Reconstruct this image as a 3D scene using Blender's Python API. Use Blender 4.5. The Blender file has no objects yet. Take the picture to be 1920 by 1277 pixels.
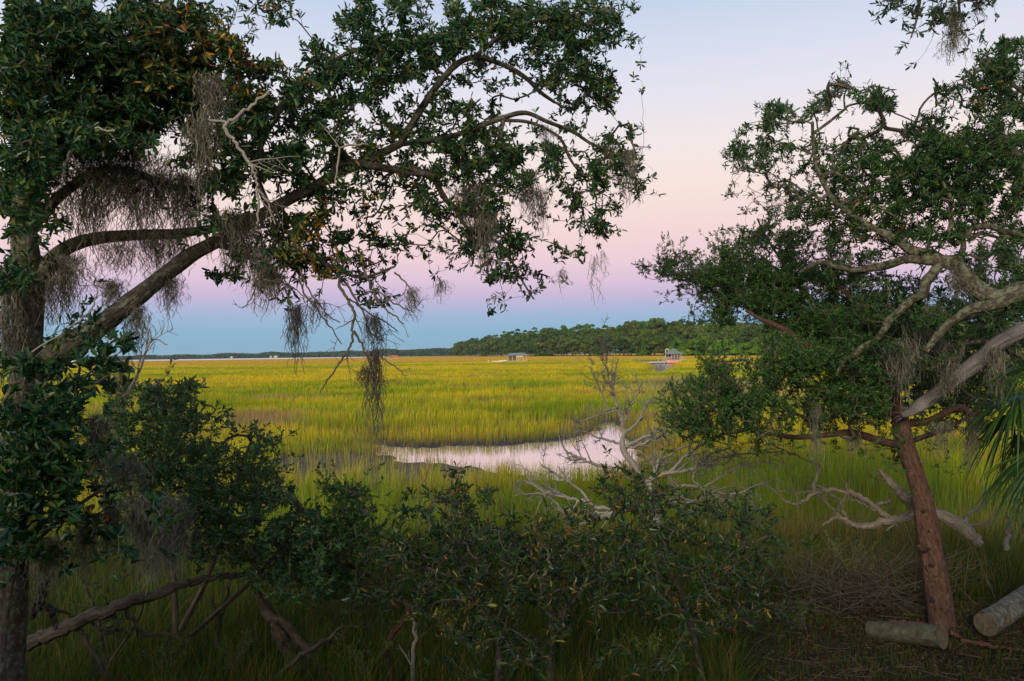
import bpy, math
import numpy as np
from mathutils import Matrix, Vector

# ------------------------------------------------------------------ camera
sc = bpy.context.scene
COL = sc.collection
R = math.radians
CAMZ = 3.5
F = 1920 * 28 / 36
PITCH, ROLL = R(0.94), R(0.76)
_f = np.array([0, math.cos(PITCH), math.sin(PITCH)])
_u0 = np.array([0, -math.sin(PITCH), math.cos(PITCH)])
_r0 = np.array([1.0, 0, 0])
RT = math.cos(ROLL) * _r0 - math.sin(ROLL) * _u0
UP = math.sin(ROLL) * _r0 + math.cos(ROLL) * _u0
EYE = np.array([0, 0, CAMZ])
cam = bpy.data.cameras.new('camera')
cam.lens = 28; cam.sensor_width = 36; cam.clip_start = 0.1; cam.clip_end = 20000
camo = bpy.data.objects.new('camera', cam)
M4 = Matrix.Identity(4)
for i in range(3):
    M4[i][0] = RT[i]; M4[i][1] = UP[i]; M4[i][2] = -_f[i]; M4[i][3] = EYE[i]
camo.matrix_world = M4
COL.objects.link(camo)
sc.camera = camo

HAZE = .000045
# ------------------------------------------------------------------ sky
SUN_EL, SUN_AZ = R(18), R(-160)     # the after-sunset glow is behind the camera
w = bpy.data.worlds.new('World'); sc.world = w; w.use_nodes = True
nt = w.node_tree; nt.nodes.clear()
out = nt.nodes.new('ShaderNodeOutputWorld'); bg = nt.nodes.new('ShaderNodeBackground')
tc = nt.nodes.new('ShaderNodeTexCoord'); sep = nt.nodes.new('ShaderNodeSeparateXYZ')
ramp = nt.nodes.new('ShaderNodeValToRGB'); ramp2 = nt.nodes.new('ShaderNodeValToRGB')
nt.links.new(tc.outputs['Generated'], sep.inputs[0])
def lin(c):
    c = np.array(c, float) / 255.0
    return np.where(c <= 0.04045, c / 12.92, ((c + 0.055) / 1.055) ** 2.4)
def set_ramp(r, stops):
    cr = r.color_ramp
    while len(cr.elements) > 1: cr.elements.remove(cr.elements[-1])
    for i, (p, c) in enumerate(stops):
        e = cr.elements[0] if i == 0 else cr.elements.new(p)
        e.position = p; e.color = (*c, 1)
# elevation (z of the view direction, /0.5) -> colour, opposite the sunset
SKY = [(-0.02, (132, 168, 192)), (0.004, (134, 174, 199)), (0.03, (143, 181, 208)), (0.045, (157, 184, 213)),
       (0.058, (178, 184, 216)), (0.072, (201, 186, 217)), (0.092, (224, 198, 219)), (0.12, (240, 209, 216)),
       (0.16, (246, 219, 215)), (0.205, (249, 229, 221)), (0.25, (243, 232, 231)), (0.31, (229, 228, 240)),
       (0.36, (213, 221, 239)), (0.41, (194, 210, 234)), (0.5, (168, 192, 226)), (0.7, (128, 160, 206)), (1.0, (90, 124, 180))]
SK = [(max(0, (p + 0.02) / 1.02), tuple(lin(c))) for p, c in SKY]
mr = nt.nodes.new('ShaderNodeMapRange'); mr.inputs[1].default_value = -0.02; mr.inputs[2].default_value = 1.0
nt.links.new(sep.outputs['Z'], mr.inputs[0]); nt.links.new(mr.outputs[0], ramp.inputs[0]); set_ramp(ramp, SK)
# the sunset side of the dome
SUNSET = [(0.0, (2.0, 1.1, 0.5)), (0.08, (2.5, 1.6, 0.85)), (0.2, (2.0, 1.6, 1.15)), (0.45, (0.75, 0.8, 0.95)), (1.0, (0.2, 0.32, 0.6))]
nt.links.new(mr.outputs[0], ramp2.inputs[0]); set_ramp(ramp2, SUNSET)
mry = nt.nodes.new('ShaderNodeMapRange'); mry.interpolation_type = 'SMOOTHSTEP'
mry.inputs[1].default_value = 0.45; mry.inputs[2].default_value = -0.75
nt.links.new(sep.outputs['Y'], mry.inputs[0])
mixs = nt.nodes.new('ShaderNodeMixRGB')
nt.links.new(mry.outputs[0], mixs.inputs[0]); nt.links.new(ramp.outputs[0], mixs.inputs[1]); nt.links.new(ramp2.outputs[0], mixs.inputs[2])
nt.links.new(mixs.outputs[0], bg.inputs[0]); bg.inputs[1].default_value = 1.0
nt.links.new(bg.outputs[0], out.inputs[0])

sun = bpy.data.lights.new('sun', 'SUN'); sun.energy = 3.2; sun.angle = R(16); sun.color = (1.0, 0.88, 0.66)
suno = bpy.data.objects.new('sun', sun); COL.objects.link(suno)
sd = Vector((math.sin(SUN_AZ) * math.cos(SUN_EL), math.cos(SUN_AZ) * math.cos(SUN_EL), math.sin(SUN_EL)))
suno.rotation_euler = sd.to_track_quat('Z', 'Y').to_euler()
vs = sc.view_settings; vs.view_transform = 'Standard'; vs.look = 'None'; vs.exposure = 0; vs.gamma = 1
sc.render.engine = 'CYCLES'
sc.cycles.max_bounces = 7; sc.cycles.diffuse_bounces = 3; sc.cycles.glossy_bounces = 2; sc.cycles.transmission_bounces = 3
sc.cycles.caustics_reflective = False; sc.cycles.caustics_refractive = False

# ------------------------------------------------------------------ helpers
rng = np.random.default_rng(7)
def nrm(v):
    v = np.asarray(v, float)
    return v / np.maximum(np.linalg.norm(v, axis=-1, keepdims=True), 1e-9)
def P(px, py, d):
    """point seen at photo pixel px,py, d metres in front of the camera"""
    px, py, d = np.asarray(px, float), np.asarray(py, float), np.asarray(d, float)
    return EYE + d[..., None] * (_f + ((px - 960) / F)[..., None] * RT + ((638.5 - py) / F)[..., None] * UP)
def on_plane(px, py, z=0.0):
    q = _f + (px - 960) / F * RT + (638.5 - py) / F * UP
    t = (z - CAMZ) / q[2]
    return EYE + q * t
def fld(x, y, s, seed, octs=3):
    """smooth pseudo noise in about -1..1"""
    r = np.random.default_rng(seed); v = 0; a = 1; tot = 0
    for o in range(octs):
        t = 0
        for k in range(5):
            th = r.uniform(0, 6.283); ph = r.uniform(0, 6.283); f = r.uniform(.7, 1.3) * 2 ** o / s
            t = t + np.sin((x * math.cos(th) + y * math.sin(th)) * f * 6.283 + ph)
        v = v + a * t / 2.6; tot += a; a *= .55
    return v / tot
def inpoly(x, y, poly):
    n = len(poly); c = np.zeros(np.shape(x), bool); j = n - 1
    for i in range(n):
        xi, yi = poly[i][:2]; xj, yj = poly[j][:2]
        c ^= ((yi > y) != (yj > y)) & (x < (xj - xi) * (y - yi) / (yj - yi + 1e-12) + xi)
        j = i
    return c
def polydist(x, y, poly):
    d = np.full(np.shape(x), 1e9); n = len(poly)
    for i in range(n):
        a = np.array(poly[i][:2]); b = np.array(poly[(i + 1) % n][:2]); ab = b - a
        t = np.clip(((x - a[0]) * ab[0] + (y - a[1]) * ab[1]) / (ab @ ab + 1e-12), 0, 1)
        d = np.minimum(d, np.hypot(x - a[0] - t * ab[0], y - a[1] - t * ab[1]))
    return np.where(inpoly(x, y, poly), -d, d)

class Buf:
    def __init__(s): s.v = []; s.f3 = []; s.f4 = []; s.c = []; s.uv = []; s.n = 0
    def add(s, v, f4=None, f3=None, c=None, uv=None):
        v = np.asarray(v, float).reshape(-1, 3)
        s.v.append(v)
        if f4 is not None and len(f4): s.f4.append(np.asarray(f4).reshape(-1, 4) + s.n)
        if f3 is not None and len(f3): s.f3.append(np.asarray(f3).reshape(-1, 3) + s.n)
        if c is None: c = np.ones((len(v), 3)) * .5
        c = np.asarray(c, float)
        if c.ndim == 1: c = np.tile(c, (len(v), 1))
        s.c.append(c); s.uv.append(uv if uv is not None else v[:, :2]); s.n += len(v)
    def mesh(s, name, mat, smooth=False, origin=None):
        me = bpy.data.meshes.new(name)
        v = np.concatenate(s.v) if s.v else np.zeros((0, 3))
        if origin is not None: v = v - np.asarray(origin)
        q = np.concatenate(s.f4) if s.f4 else np.zeros((0, 4), int)
        t = np.concatenate(s.f3) if s.f3 else np.zeros((0, 3), int)
        me.vertices.add(len(v)); me.vertices.foreach_set('co', v.astype(np.float32).ravel())
        li = np.concatenate([q.ravel(), t.ravel()]).astype(np.int32)
        me.loops.add(len(li)); me.loops.foreach_set('vertex_index', li)
        st = np.concatenate([np.arange(len(q)) * 4, len(q) * 4 + np.arange(len(t)) * 3]).astype(np.int32)
        me.polygons.add(len(st)); me.polygons.foreach_set('loop_start', st)
        me.polygons.foreach_set('use_smooth', np.full(len(st), smooth))
        me.update(calc_edges=True)
        a = me.color_attributes.new('Col', 'FLOAT_COLOR', 'POINT')
        c = np.concatenate(s.c); c = np.concatenate([c, np.ones((len(c), 1))], 1)
        a.data.foreach_set('color', c.astype(np.float32).ravel())
        uv = np.concatenate(s.uv)
        ul = me.uv_layers.new(name='UV'); ul.data.foreach_set('uv', uv[li].astype(np.float32).ravel())
        me.materials.append(mat)
        return me
    def obj(s, name, mat, parent=None, smooth=False, world=True):
        org = None
        if parent is not None and world: org = np.array(parent.location)
        o = bpy.data.objects.new(name, s.mesh(name, mat, smooth, org)); COL.objects.link(o)
        if parent is not None: o.parent = parent
        return o
def tag(o, label=None, cat=None, group=None, kind=None):
    if label: o['label'] = label
    if cat: o['category'] = cat
    if group: o['group'] = group
    if kind: o['kind'] = kind
    return o
def thing(name, label, cat, loc=(0, 0, 0), group=None):
    o = bpy.data.objects.new(name, None); COL.objects.link(o); o.location = Vector([float(q) for q in loc])
    o.empty_display_size = .2
    return tag(o, label, cat, group)

# ---- materials
def mat_base(name):
    m = bpy.data.materials.new(name); m.use_nodes = True
    nt = m.node_tree; b = nt.nodes['Principled BSDF']
    return m, nt, b
def N(nt, t, **k):
    n = nt.nodes.new(t)
    for a, v in k.items(): setattr(n, a, v)
    return n
def mat_leaf(name, rough=.42, spec=.5, trans=.25, gain=1.0):
    m, nt, b = mat_base(name)
    a = N(nt, 'ShaderNodeAttribute', attribute_name='Col')
    b.inputs['Roughness'].default_value = rough
    b.inputs['Specular IOR Level'].default_value = spec
    nt.links.new(a.outputs['Color'], b.inputs['Base Color'])
    if trans:
        tr = N(nt, 'ShaderNodeBsdfTranslucent'); mx = N(nt, 'ShaderNodeMixShader'); mx.inputs[0].default_value = trans
        nt.links.new(a.outputs['Color'], tr.inputs[0]); nt.links.new(b.outputs[0], mx.inputs[1]); nt.links.new(tr.outputs[0], mx.inputs[2])
        nt.links.new(mx.outputs[0], nt.nodes['Material Output'].inputs[0])
    return m
def mat_bark(name, dark, mid, lich, lamt=.5, su=9, sv=3.0, bump=.6, rough=.9):
    """bark: ridges along the limb from the UV map, pale lichen patches from object space noise"""
    m, nt, b = mat_base(name); L = nt.links
    uv = N(nt, 'ShaderNodeUVMap', uv_map='UV'); mp = N(nt, 'ShaderNodeMapping'); mp.inputs['Scale'].default_value = (su, sv, 1)
    L.new(uv.outputs[0], mp.inputs[0])
    n1 = N(nt, 'ShaderNodeTexNoise'); n1.inputs['Scale'].default_value = 1; n1.inputs['Detail'].default_value = 6; n1.inputs['Roughness'].default_value = .7
    L.new(mp.outputs[0], n1.inputs['Vector'])
    v = N(nt, 'ShaderNodeTexVoronoi', feature='DISTANCE_TO_EDGE'); v.inputs['Scale'].default_value = 1.3; L.new(mp.outputs[0], v.inputs['Vector'])
    r1 = N(nt, 'ShaderNodeValToRGB'); r1.color_ramp.elements[0].position = .35; r1.color_ramp.elements[1].position = .68
    r1.color_ramp.elements[0].color = (*dark, 1); r1.color_ramp.elements[1].color = (*mid, 1)
    L.new(n1.outputs[0], r1.inputs[0])
    tc = N(nt, 'ShaderNodeTexCoord'); n2 = N(nt, 'ShaderNodeTexNoise'); n2.inputs['Scale'].default_value = 24; n2.inputs['Detail'].default_value = 8; n2.inputs['Roughness'].default_value = .75
    L.new(tc.outputs['Object'], n2.inputs['Vector'])
    r2 = N(nt, 'ShaderNodeValToRGB'); r2.color_ramp.elements[0].position = .62 - .25 * lamt; r2.color_ramp.elements[1].position = .70 - .22 * lamt
    L.new(n2.outputs[0], r2.inputs[0])
    mm = N(nt, 'ShaderNodeMath', operation='MULTIPLY'); mm.inputs[1].default_value = min(1, lamt * 1.6); L.new(r2.outputs[0], mm.inputs[0])
    mx = N(nt, 'ShaderNodeMixRGB'); mx.inputs[2].default_value = (*lich, 1)
    L.new(mm.outputs[0], mx.inputs[0]); L.new(r1.outputs[0], mx.inputs[1]); L.new(mx.outputs[0], b.inputs['Base Color'])
    ad = N(nt, 'ShaderNodeMath', operation='ADD'); L.new(n1.outputs[0], ad.inputs[0])
    sm = N(nt, 'ShaderNodeMath', operation='MULTIPLY'); sm.inputs[1].default_value = .8; L.new(v.outputs['Distance'], sm.inputs[0]); L.new(sm.outputs[0], ad.inputs[1])
    bp = N(nt, 'ShaderNodeBump'); bp.inputs['Strength'].default_value = bump; bp.inputs['Distance'].default_value = .03
    L.new(ad.outputs[0], bp.inputs['Height']); L.new(bp.outputs[0], b.inputs['Normal'])
    b.inputs['Roughness'].default_value = rough; b.inputs['Specular IOR Level'].default_value = .2
    return m
def mat_plain(name, c, rough=.7, var=.25, scale=6, metal=0):
    m, nt, b = mat_base(name); L = nt.links
    tc = N(nt, 'ShaderNodeTexCoord'); n = N(nt, 'ShaderNodeTexNoise'); n.inputs['Scale'].default_value = scale; n.inputs['Detail'].default_value = 5
    L.new(tc.outputs['Object'], n.inputs['Vector'])
    r = N(nt, 'ShaderNodeValToRGB'); c = np.array(c)
    r.color_ramp.elements[0].color = (*(c * (1 - var)), 1); r.color_ramp.elements[1].color = (*np.minimum(c * (1 + var), 1), 1)
    r.color_ramp.elements[0].position = .3; r.color_ramp.elements[1].position = .7
    L.new(n.outputs[0], r.inputs[0]); L.new(r.outputs[0], b.inputs['Base Color'])
    b.inputs['Roughness'].default_value = rough; b.inputs['Metallic'].default_value = metal
    return m
M_LEAF = mat_leaf('evergreen_leaf', .40, .28, .20)
M_GLOSS = mat_leaf('glossy_leaf', .36, .28, .15)
M_CEDARF = mat_leaf('cedar_foliage', .6, .3, .15)
M_GRASS = mat_leaf('grass_blade', .75, .06, .35)
M_FAR = mat_leaf('far_foliage', .8, .1, .1)
def far_mat():
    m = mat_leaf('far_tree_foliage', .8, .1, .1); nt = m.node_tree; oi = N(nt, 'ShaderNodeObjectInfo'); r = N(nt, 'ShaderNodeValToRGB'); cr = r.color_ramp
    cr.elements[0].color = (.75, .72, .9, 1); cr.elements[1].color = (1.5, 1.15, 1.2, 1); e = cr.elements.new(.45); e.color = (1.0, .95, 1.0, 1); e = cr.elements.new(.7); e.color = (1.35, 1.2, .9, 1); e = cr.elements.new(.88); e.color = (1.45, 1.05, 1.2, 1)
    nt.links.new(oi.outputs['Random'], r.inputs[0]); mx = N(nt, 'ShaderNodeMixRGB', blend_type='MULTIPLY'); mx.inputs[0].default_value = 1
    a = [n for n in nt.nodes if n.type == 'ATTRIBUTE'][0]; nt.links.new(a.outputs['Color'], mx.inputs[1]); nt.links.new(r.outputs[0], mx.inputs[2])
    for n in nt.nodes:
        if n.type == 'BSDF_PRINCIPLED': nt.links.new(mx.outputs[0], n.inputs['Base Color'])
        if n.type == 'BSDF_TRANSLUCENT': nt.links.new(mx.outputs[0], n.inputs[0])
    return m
M_FARTREE = far_mat()
M_MOSS = mat_leaf('spanish_moss_strand', .95, .05, .15)
M_PALM = mat_leaf('palm_frond', .4, .5, .2)
M_TWIG = mat_plain('twig_bark', (.075, .062, .05), .9, .4, 14)
M_OAK = mat_bark('oak_bark', (.025, .02, .016), (.095, .083, .068), (.15, .175, .13), .45)
M_LICHEN = mat_bark('lichened_oak_bark', (.03, .022, .018), (.075, .058, .045), (.125, .145, .095), .6)
M_CEDAR = mat_bark('cedar_bark', (.06, .029, .021), (.165, .094, .07), (.22, .19, .16), .3, su=22, sv=3.2, bump=.9)
M_CEDARG = mat_bark('grey_cedar_bark', (.06, .045, .036), (.16, .12, .10), (.2, .2, .17), .3, su=16, sv=1.6, bump=.5)
M_DEAD = mat_bark('weathered_dead_wood', (.13, .12, .125), (.33, .315, .33), (.36, .35, .35), .3, su=15, sv=1.1, bump=.8)
M_DRIFT = mat_bark('bleached_branch_wood', (.16, .145, .13), (.36, .33, .30), (.28, .30, .25), .4, su=9, sv=2, bump=.5)
M_DARKDEAD = mat_bark('dark_dead_wood', (.05, .038, .03), (.15, .125, .1), (.2, .22, .17), .3, su=10, sv=2, bump=.8)
M_LOG = mat_bark('cut_log_bark', (.045, .042, .028), (.13, .125, .08), (.16, .18, .12), .35, su=5, sv=4, bump=.35)
M_LOGG = mat_bark('grey_log_bark', (.05, .048, .042), (.15, .14, .125), (.2, .22, .18), .5, su=5, sv=4, bump=.4)
M_FALLEN = mat_bark('fallen_tree_wood', (.10, .085, .07), (.30, .265, .22), (.25, .27, .2), .35, su=12, sv=1.5, bump=.8)
M_DARKW0 = mat_plain('dark_knot_wood', (.025, .016, .012), .9, .3, 20)
M_STICK = mat_bark('red_stick_bark', (.1, .04, .03), (.22, .11, .08), (.2, .15, .12), .15)
M_END = mat_plain('log_end_grain', (.11, .085, .055), .9, .4, 30)

# ---- geometry builders
def catmull(pts, sub=6):
    pts = np.asarray(pts, float)
    if len(pts) < 3: sub = max(sub, 2)
    p = np.concatenate([[2 * pts[0] - pts[1]], pts, [2 * pts[-1] - pts[-2]]])
    o = []
    for i in range(1, len(p) - 2):
        for k in range(sub):
            t = k / sub
            o.append(.5 * (2 * p[i] + (p[i + 1] - p[i - 1]) * t + (2 * p[i - 1] - 5 * p[i] + 4 * p[i + 1] - p[i + 2]) * t * t + (-p[i - 1] + 3 * p[i] - 3 * p[i + 1] + p[i + 2]) * t ** 3))
    o.append(p[-2]); return np.array(o)
def frames(path):
    T = nrm(np.gradient(path, axis=0)); a = np.array([0, 0, 1.0]) if abs(T[0][2]) < .9 else np.array([1.0, 0, 0])
    n = nrm(np.cross(T[0], a)); Ns = [n]
    for i in range(1, len(T)):
        n = n - (n @ T[i]) * T[i]; n = n / max(np.linalg.norm(n), 1e-6); Ns.append(n)
    Ns = np.array(Ns); return T, Ns, np.cross(T, Ns)
def tube(buf, path, rad, sides=8, rough=.05, seed=0, cap=True, c=None, furrow=0):
    path = np.asarray(path); rad = np.asarray(rad, float) * np.ones(len(path)); r = np.random.default_rng(seed + len(path))
    T, A, B = frames(path); n = len(path)
    th = np.linspace(0, 2 * np.pi, sides + 1)
    cum = np.concatenate([[0], np.cumsum(np.linalg.norm(np.diff(path, axis=0), axis=1))])
    nz = fld(np.cos(th)[None] * .6 + cum[:, None] / max(rad.mean(), .004) * .12, np.sin(th)[None] * .6 + cum[:, None] / max(rad.mean(), .004) * .12, 1.2, int(seed) + 3, 2)
    fr = furrow * np.sin(th * 7 + 1.5 * np.sin(cum[:, None] * 2.0)) if furrow else 0
    fr = fr + 0 * nz
    fr[:, -1] = fr[:, 0] if furrow else 0
    nz[:, -1] = nz[:, 0]
    rr = rad[:, None] * (1 + rough * nz + fr)
    v = path[:, None] + rr[..., None] * (np.cos(th)[None, :, None] * A[:, None] + np.sin(th)[None, :, None] * B[:, None])
    k = np.arange(sides)[None]; i = np.arange(n - 1)[:, None]; s1 = sides + 1
    f = np.stack([i * s1 + k, i * s1 + k + 1, (i + 1) * s1 + k + 1, (i + 1) * s1 + k], -1).reshape(-1, 4)
    uv = np.stack(np.broadcast_arrays(th[None] / 6.283, cum[:, None] * 2.2), -1).reshape(-1, 2)
    buf.add(v.reshape(-1, 3), f4=f, c=c, uv=uv)
    if cap:
        for e, q in ((0, -1), (n - 1, 1)):
            ring = v[e, :-1]; ctr = path[e] + T[e] * q * rad[e] * .25
            vv = np.concatenate([ring, [ctr]]); m = sides
            ff = [(a, (a + 1) % m, m) if q > 0 else ((a + 1) % m, a, m) for a in range(m)]
            buf.add(vv, f3=ff, c=c, uv=np.tile([[.5, cum[e] * 2.2]], (len(vv), 1)))
def limb_pts(pts, sub=5):
    """pts: (px,py,depth,width px) -> smooth world path and radii"""
    a = np.array(pts, float); q = catmull(np.concatenate([P(a[:, 0], a[:, 1], a[:, 2]), (a[:, 3] * a[:, 2] / F / 2)[:, None]], 1), sub)
    return q[:, :3], np.maximum(q[:, 3], .002)
def prisms(buf, A, B, ra, rb, sides=3, c=None):
    """separate tapered prisms for many edges at once"""
    n = len(A)
    if n == 0: return
    T = nrm(B - A); h = np.where(np.abs(T[:, 2:3]) < .9, np.array([[0, 0, 1.0]]), np.array([[1.0, 0, 0]]))
    U = nrm(np.cross(T, h)); V = np.cross(T, U); th = np.arange(sides) * 2 * np.pi / sides
    o = np.cos(th)[None, :, None] * U[:, None] + np.sin(th)[None, :, None] * V[:, None]
    v = np.concatenate([A[:, None] + o * ra[:, None, None], B[:, None] + o * rb[:, None, None]], 1)
    k = np.arange(sides); f = np.stack([k, (k + 1) % sides, (k + 1) % sides + sides, k + sides], -1)
    f = (f[None] + (np.arange(n) * 2 * sides)[:, None, None]).reshape(-1, 4)
    uv = np.concatenate([np.tile(np.stack([k / sides, 0 * k], -1), (n, 1, 1)), np.tile(np.stack([k / sides, 0 * k + .4], -1), (n, 1, 1))], 1).reshape(-1, 2)
    cc = None if c is None else np.repeat(c, 2 * sides, 0)
    buf.add(v.reshape(-1, 3), f4=f, c=cc, uv=uv)
def leaves(buf, Pp, D, Nn, L, W, C, fold=.18, curl=.12):
    n = len(Pp)
    if n == 0: return
    D = nrm(D); Nn = nrm(Nn - (Nn * D).sum(1, keepdims=True) * D); S = np.cross(D, Nn); L = L[:, None]; W = W[:, None]
    t = Pp + D * L - Nn * curl * L
    curl = rng.uniform(-.3, 1.7, (n, 1)) * curl; t = Pp + D * L - Nn * curl * L; a = rng.uniform(.8, 1.15, (n, 1))
    r1 = Pp + D * L * .36 + S * W * .42 * a + Nn * fold * W; l1 = Pp + D * L * .40 - S * W * .42 + Nn * fold * W
    r2 = Pp + D * L * .80 + S * W * .42 + Nn * (fold * W * .8 - curl * L * .6); l2 = Pp + D * L * .78 - S * W * .40 * a + Nn * (fold * W * .8 - curl * L * .6)
    v = np.stack([Pp, r1, r2, t, l2, l1], 1).reshape(-1, 3)
    f = (np.array([[0, 1, 2, 3], [0, 3, 4, 5]])[None] + (np.arange(n) * 6)[:, None, None]).reshape(-1, 4)
    buf.add(v, f4=f, c=np.repeat(C, 6, 0))
def rvec(n): return nrm(rng.normal(size=(n, 3)))

class Tree:
    """branching grown from traced limbs out to scattered shoot tips"""
    def __init__(s): s.pos = []; s.par = []; s.rad0 = []; s.n = 0; s.dir = []
    def skel(s, path, rad):
        T = nrm(np.gradient(path, axis=0))
        for i in range(len(path)):
            s.pos.append(path[i]); s.par.append(-1); s.rad0.append(rad[i]); s.dir.append(T[i]); s.n += 1
    def grow(s, tips, step=.09, wander=.10, droop=0.0, arch=.35):
        ns = s.n; cap = ns + 100
        pos = np.zeros((400000, 3)); pos[:ns] = np.array(s.pos); dr = np.zeros((400000, 3)); dr[:ns] = np.array(s.dir)
        par = list(s.par); n = ns; d0 = np.full(len(tips), 1e9)
        for a in range(0, ns, 400):
            d0 = np.minimum(d0, np.linalg.norm(tips[:, None] - pos[None, a:min(a + 400, ns)], axis=2).min(1))
        order = np.argsort(d0 + rng.uniform(0, .12, len(tips))); tipn = []
        for ti in order:
            tp = tips[ti]; df = pos[:n] - tp; d2 = np.sqrt((df * df).sum(1)); j = int(np.argmin(d2)); d = d2[j]
            m = max(1, int(math.ceil(d / step))); a = pos[j]; pd = dr[j]
            c1 = a + (pd * arch + rvec(1)[0] * wander) * d; c1[2] += droop * d
            t = (np.arange(1, m + 1) / m)[:, None]
            q = (1 - t) ** 2 * a + 2 * t * (1 - t) * c1 + t * t * tp
            if m > 2: q[:-1] += rng.normal(size=(m - 1, 3)) * wander * step * .6
            prev = j
            for k in range(m):
                pos[n] = q[k]; v = q[k] - pos[prev]; dr[n] = v / max(np.linalg.norm(v), 1e-6); par.append(prev); prev = n; n += 1
            tipn.append(n - 1)
        s.P = pos[:n]; s.D = dr[:n]; s.par = np.array(par); s.tip = np.array(tipn); s.ns = ns; s.N = n
        return s
    def twigs(s, buf, r0=.0018, expo=2.4, rmax=.05, sides=3, c=None):
        acc = np.zeros(s.N); acc[s.tip] += r0 ** expo
        for i in range(s.N - 1, s.ns - 1, -1):
            acc[i] = max(acc[i], r0 ** expo); acc[s.par[i]] += acc[i]
        rad = np.minimum(acc ** (1 / expo), rmax)
        ids = np.arange(s.ns, s.N); pr = s.par[ids]
        ra = np.where(pr < s.ns, rad[ids], np.minimum(rad[pr], rad[ids] * 1.35))
        big = rad[ids] > r0 * 3
        for m, sd in ((~big, sides), (big, 5)):
            prisms(buf, s.P[pr[m]], s.P[ids[m]], ra[m], rad[ids[m]], sd, None)
        s.rad = rad
def palette(n, cols, wts, vary=.18):
    cols = np.array(cols, float); k = rng.choice(len(cols), n, p=np.array(wts) / sum(wts))
    return np.clip(cols[k] * rng.uniform(1 - vary, 1 + vary, (n, 1)) * rng.uniform(1 - vary * .4, 1 + vary * .4, (n, 3)), 0, 1)
def rosettes(buf, tr, k, L, W, colf, up=.25, spread=(30, 80), back=.07, along=0, droop=0.):
    tp = tr.P[tr.tip]; D = tr.D[tr.tip]; n = len(tp)
    if along:
        for _ in range(along):
            p = tr.par[tr.tip]; ok = p >= tr.ns
            # walk a few nodes back and add small whorls
            q = p[ok]; tp = np.concatenate([tp, tr.P[q]]); D = np.concatenate([D, tr.D[q]])
        n = len(tp)
    D = nrm(D + np.array([0, 0, up]) + rng.normal(size=(n, 3)) * .25)
    base = np.repeat(tp, k, 0); DD = np.repeat(D, k, 0); m = n * k
    th = R(1) * rng.uniform(spread[0], spread[1], m)
    rp = rvec(m); rp = nrm(rp - (rp * DD).sum(1, keepdims=True) * DD)
    ld = DD * np.cos(th)[:, None] + rp * np.sin(th)[:, None]; ld[:, 2] -= droop
    ld = nrm(ld)
    nn = nrm(DD - (DD * ld).sum(1, keepdims=True) * ld + rng.normal(size=(m, 3)) * .3)
    s = rng.uniform(.45, 1.2, m); b = base - DD * (rng.uniform(0, back, m))[:, None]
    leaves(buf, b, ld, nn, L * s, W * s * rng.uniform(.85, 1.15, m), colf(b))
def grid_tips(rows, depthf, k, dspread, jitter=1.0, cl=3, sig=15, boost=None, tier=0.0, tsc=.55):
    """rows: {row: (first col, digits)} of 40 px cells; digit = how full the crown is there"""
    out = []
    for r, (c0, s) in rows.items():
        for i, ch in enumerate(s):
            if ch == '.': continue
            g = int(ch); c = c0 + i; x = c * 40 + 20; y = r * 40 + 20; d = depthf(x, y)
            lam = k * (g / 9) ** 1.35 * (d / 6) ** 2 * (2.0 if tier else 1) * (boost(x, y) if boost else 1)
            m = int(lam) + (rng.random() < lam % 1)
            if m == 0: continue
            cc = np.stack([rng.uniform(c * 40, c * 40 + 40, cl), rng.uniform(r * 40, r * 40 + 40, cl)], 1)
            q = cc[rng.integers(0, cl, m)] + rng.normal(size=(m, 2)) * sig
            q = np.clip(q, [c * 40 - 6, r * 40 - 6], [c * 40 + 46, r * 40 + 46])
            dd = d + rng.uniform(-1, 1, m) * dspread
            out.append(np.concatenate([q, dd[:, None], np.full((m, 1), g)], 1))
    a = np.concatenate(out)
    if tier:      # foliage gathers in flat layers with gaps between them
        W3 = P(a[:, 0], a[:, 1], a[:, 2]); f = fld(W3[:, 0] * .55 + W3[:, 1] * .3, W3[:, 2] * 1.25 - W3[:, 1] * .2, tsc, 91 + len(rows), 3)
        a = a[rng.random(len(a)) < np.clip(.58 + tier * f + (a[:, 3] - 6) * .19, .05, 1)]
    for poly, wdt, dep in CLEAR:
        dm = np.full(len(a), 1e9)
        for (x1, y1), (x2, y2) in zip(poly[:-1], poly[1:]):
            t = np.clip(((a[:, 0] - x1) * (x2 - x1) + (a[:, 1] - y1) * (y2 - y1)) / ((x2 - x1) ** 2 + (y2 - y1) ** 2), 0, 1)
            dm = np.minimum(dm, np.hypot(a[:, 0] - x1 - t * (x2 - x1), a[:, 1] - y1 - t * (y2 - y1)))
        a = a[~((dm < wdt) & (a[:, 2] < dep) & (a[:, 2] > 6.0))]
    return P(a[:, 0], a[:, 1], a[:, 2]), a
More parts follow.
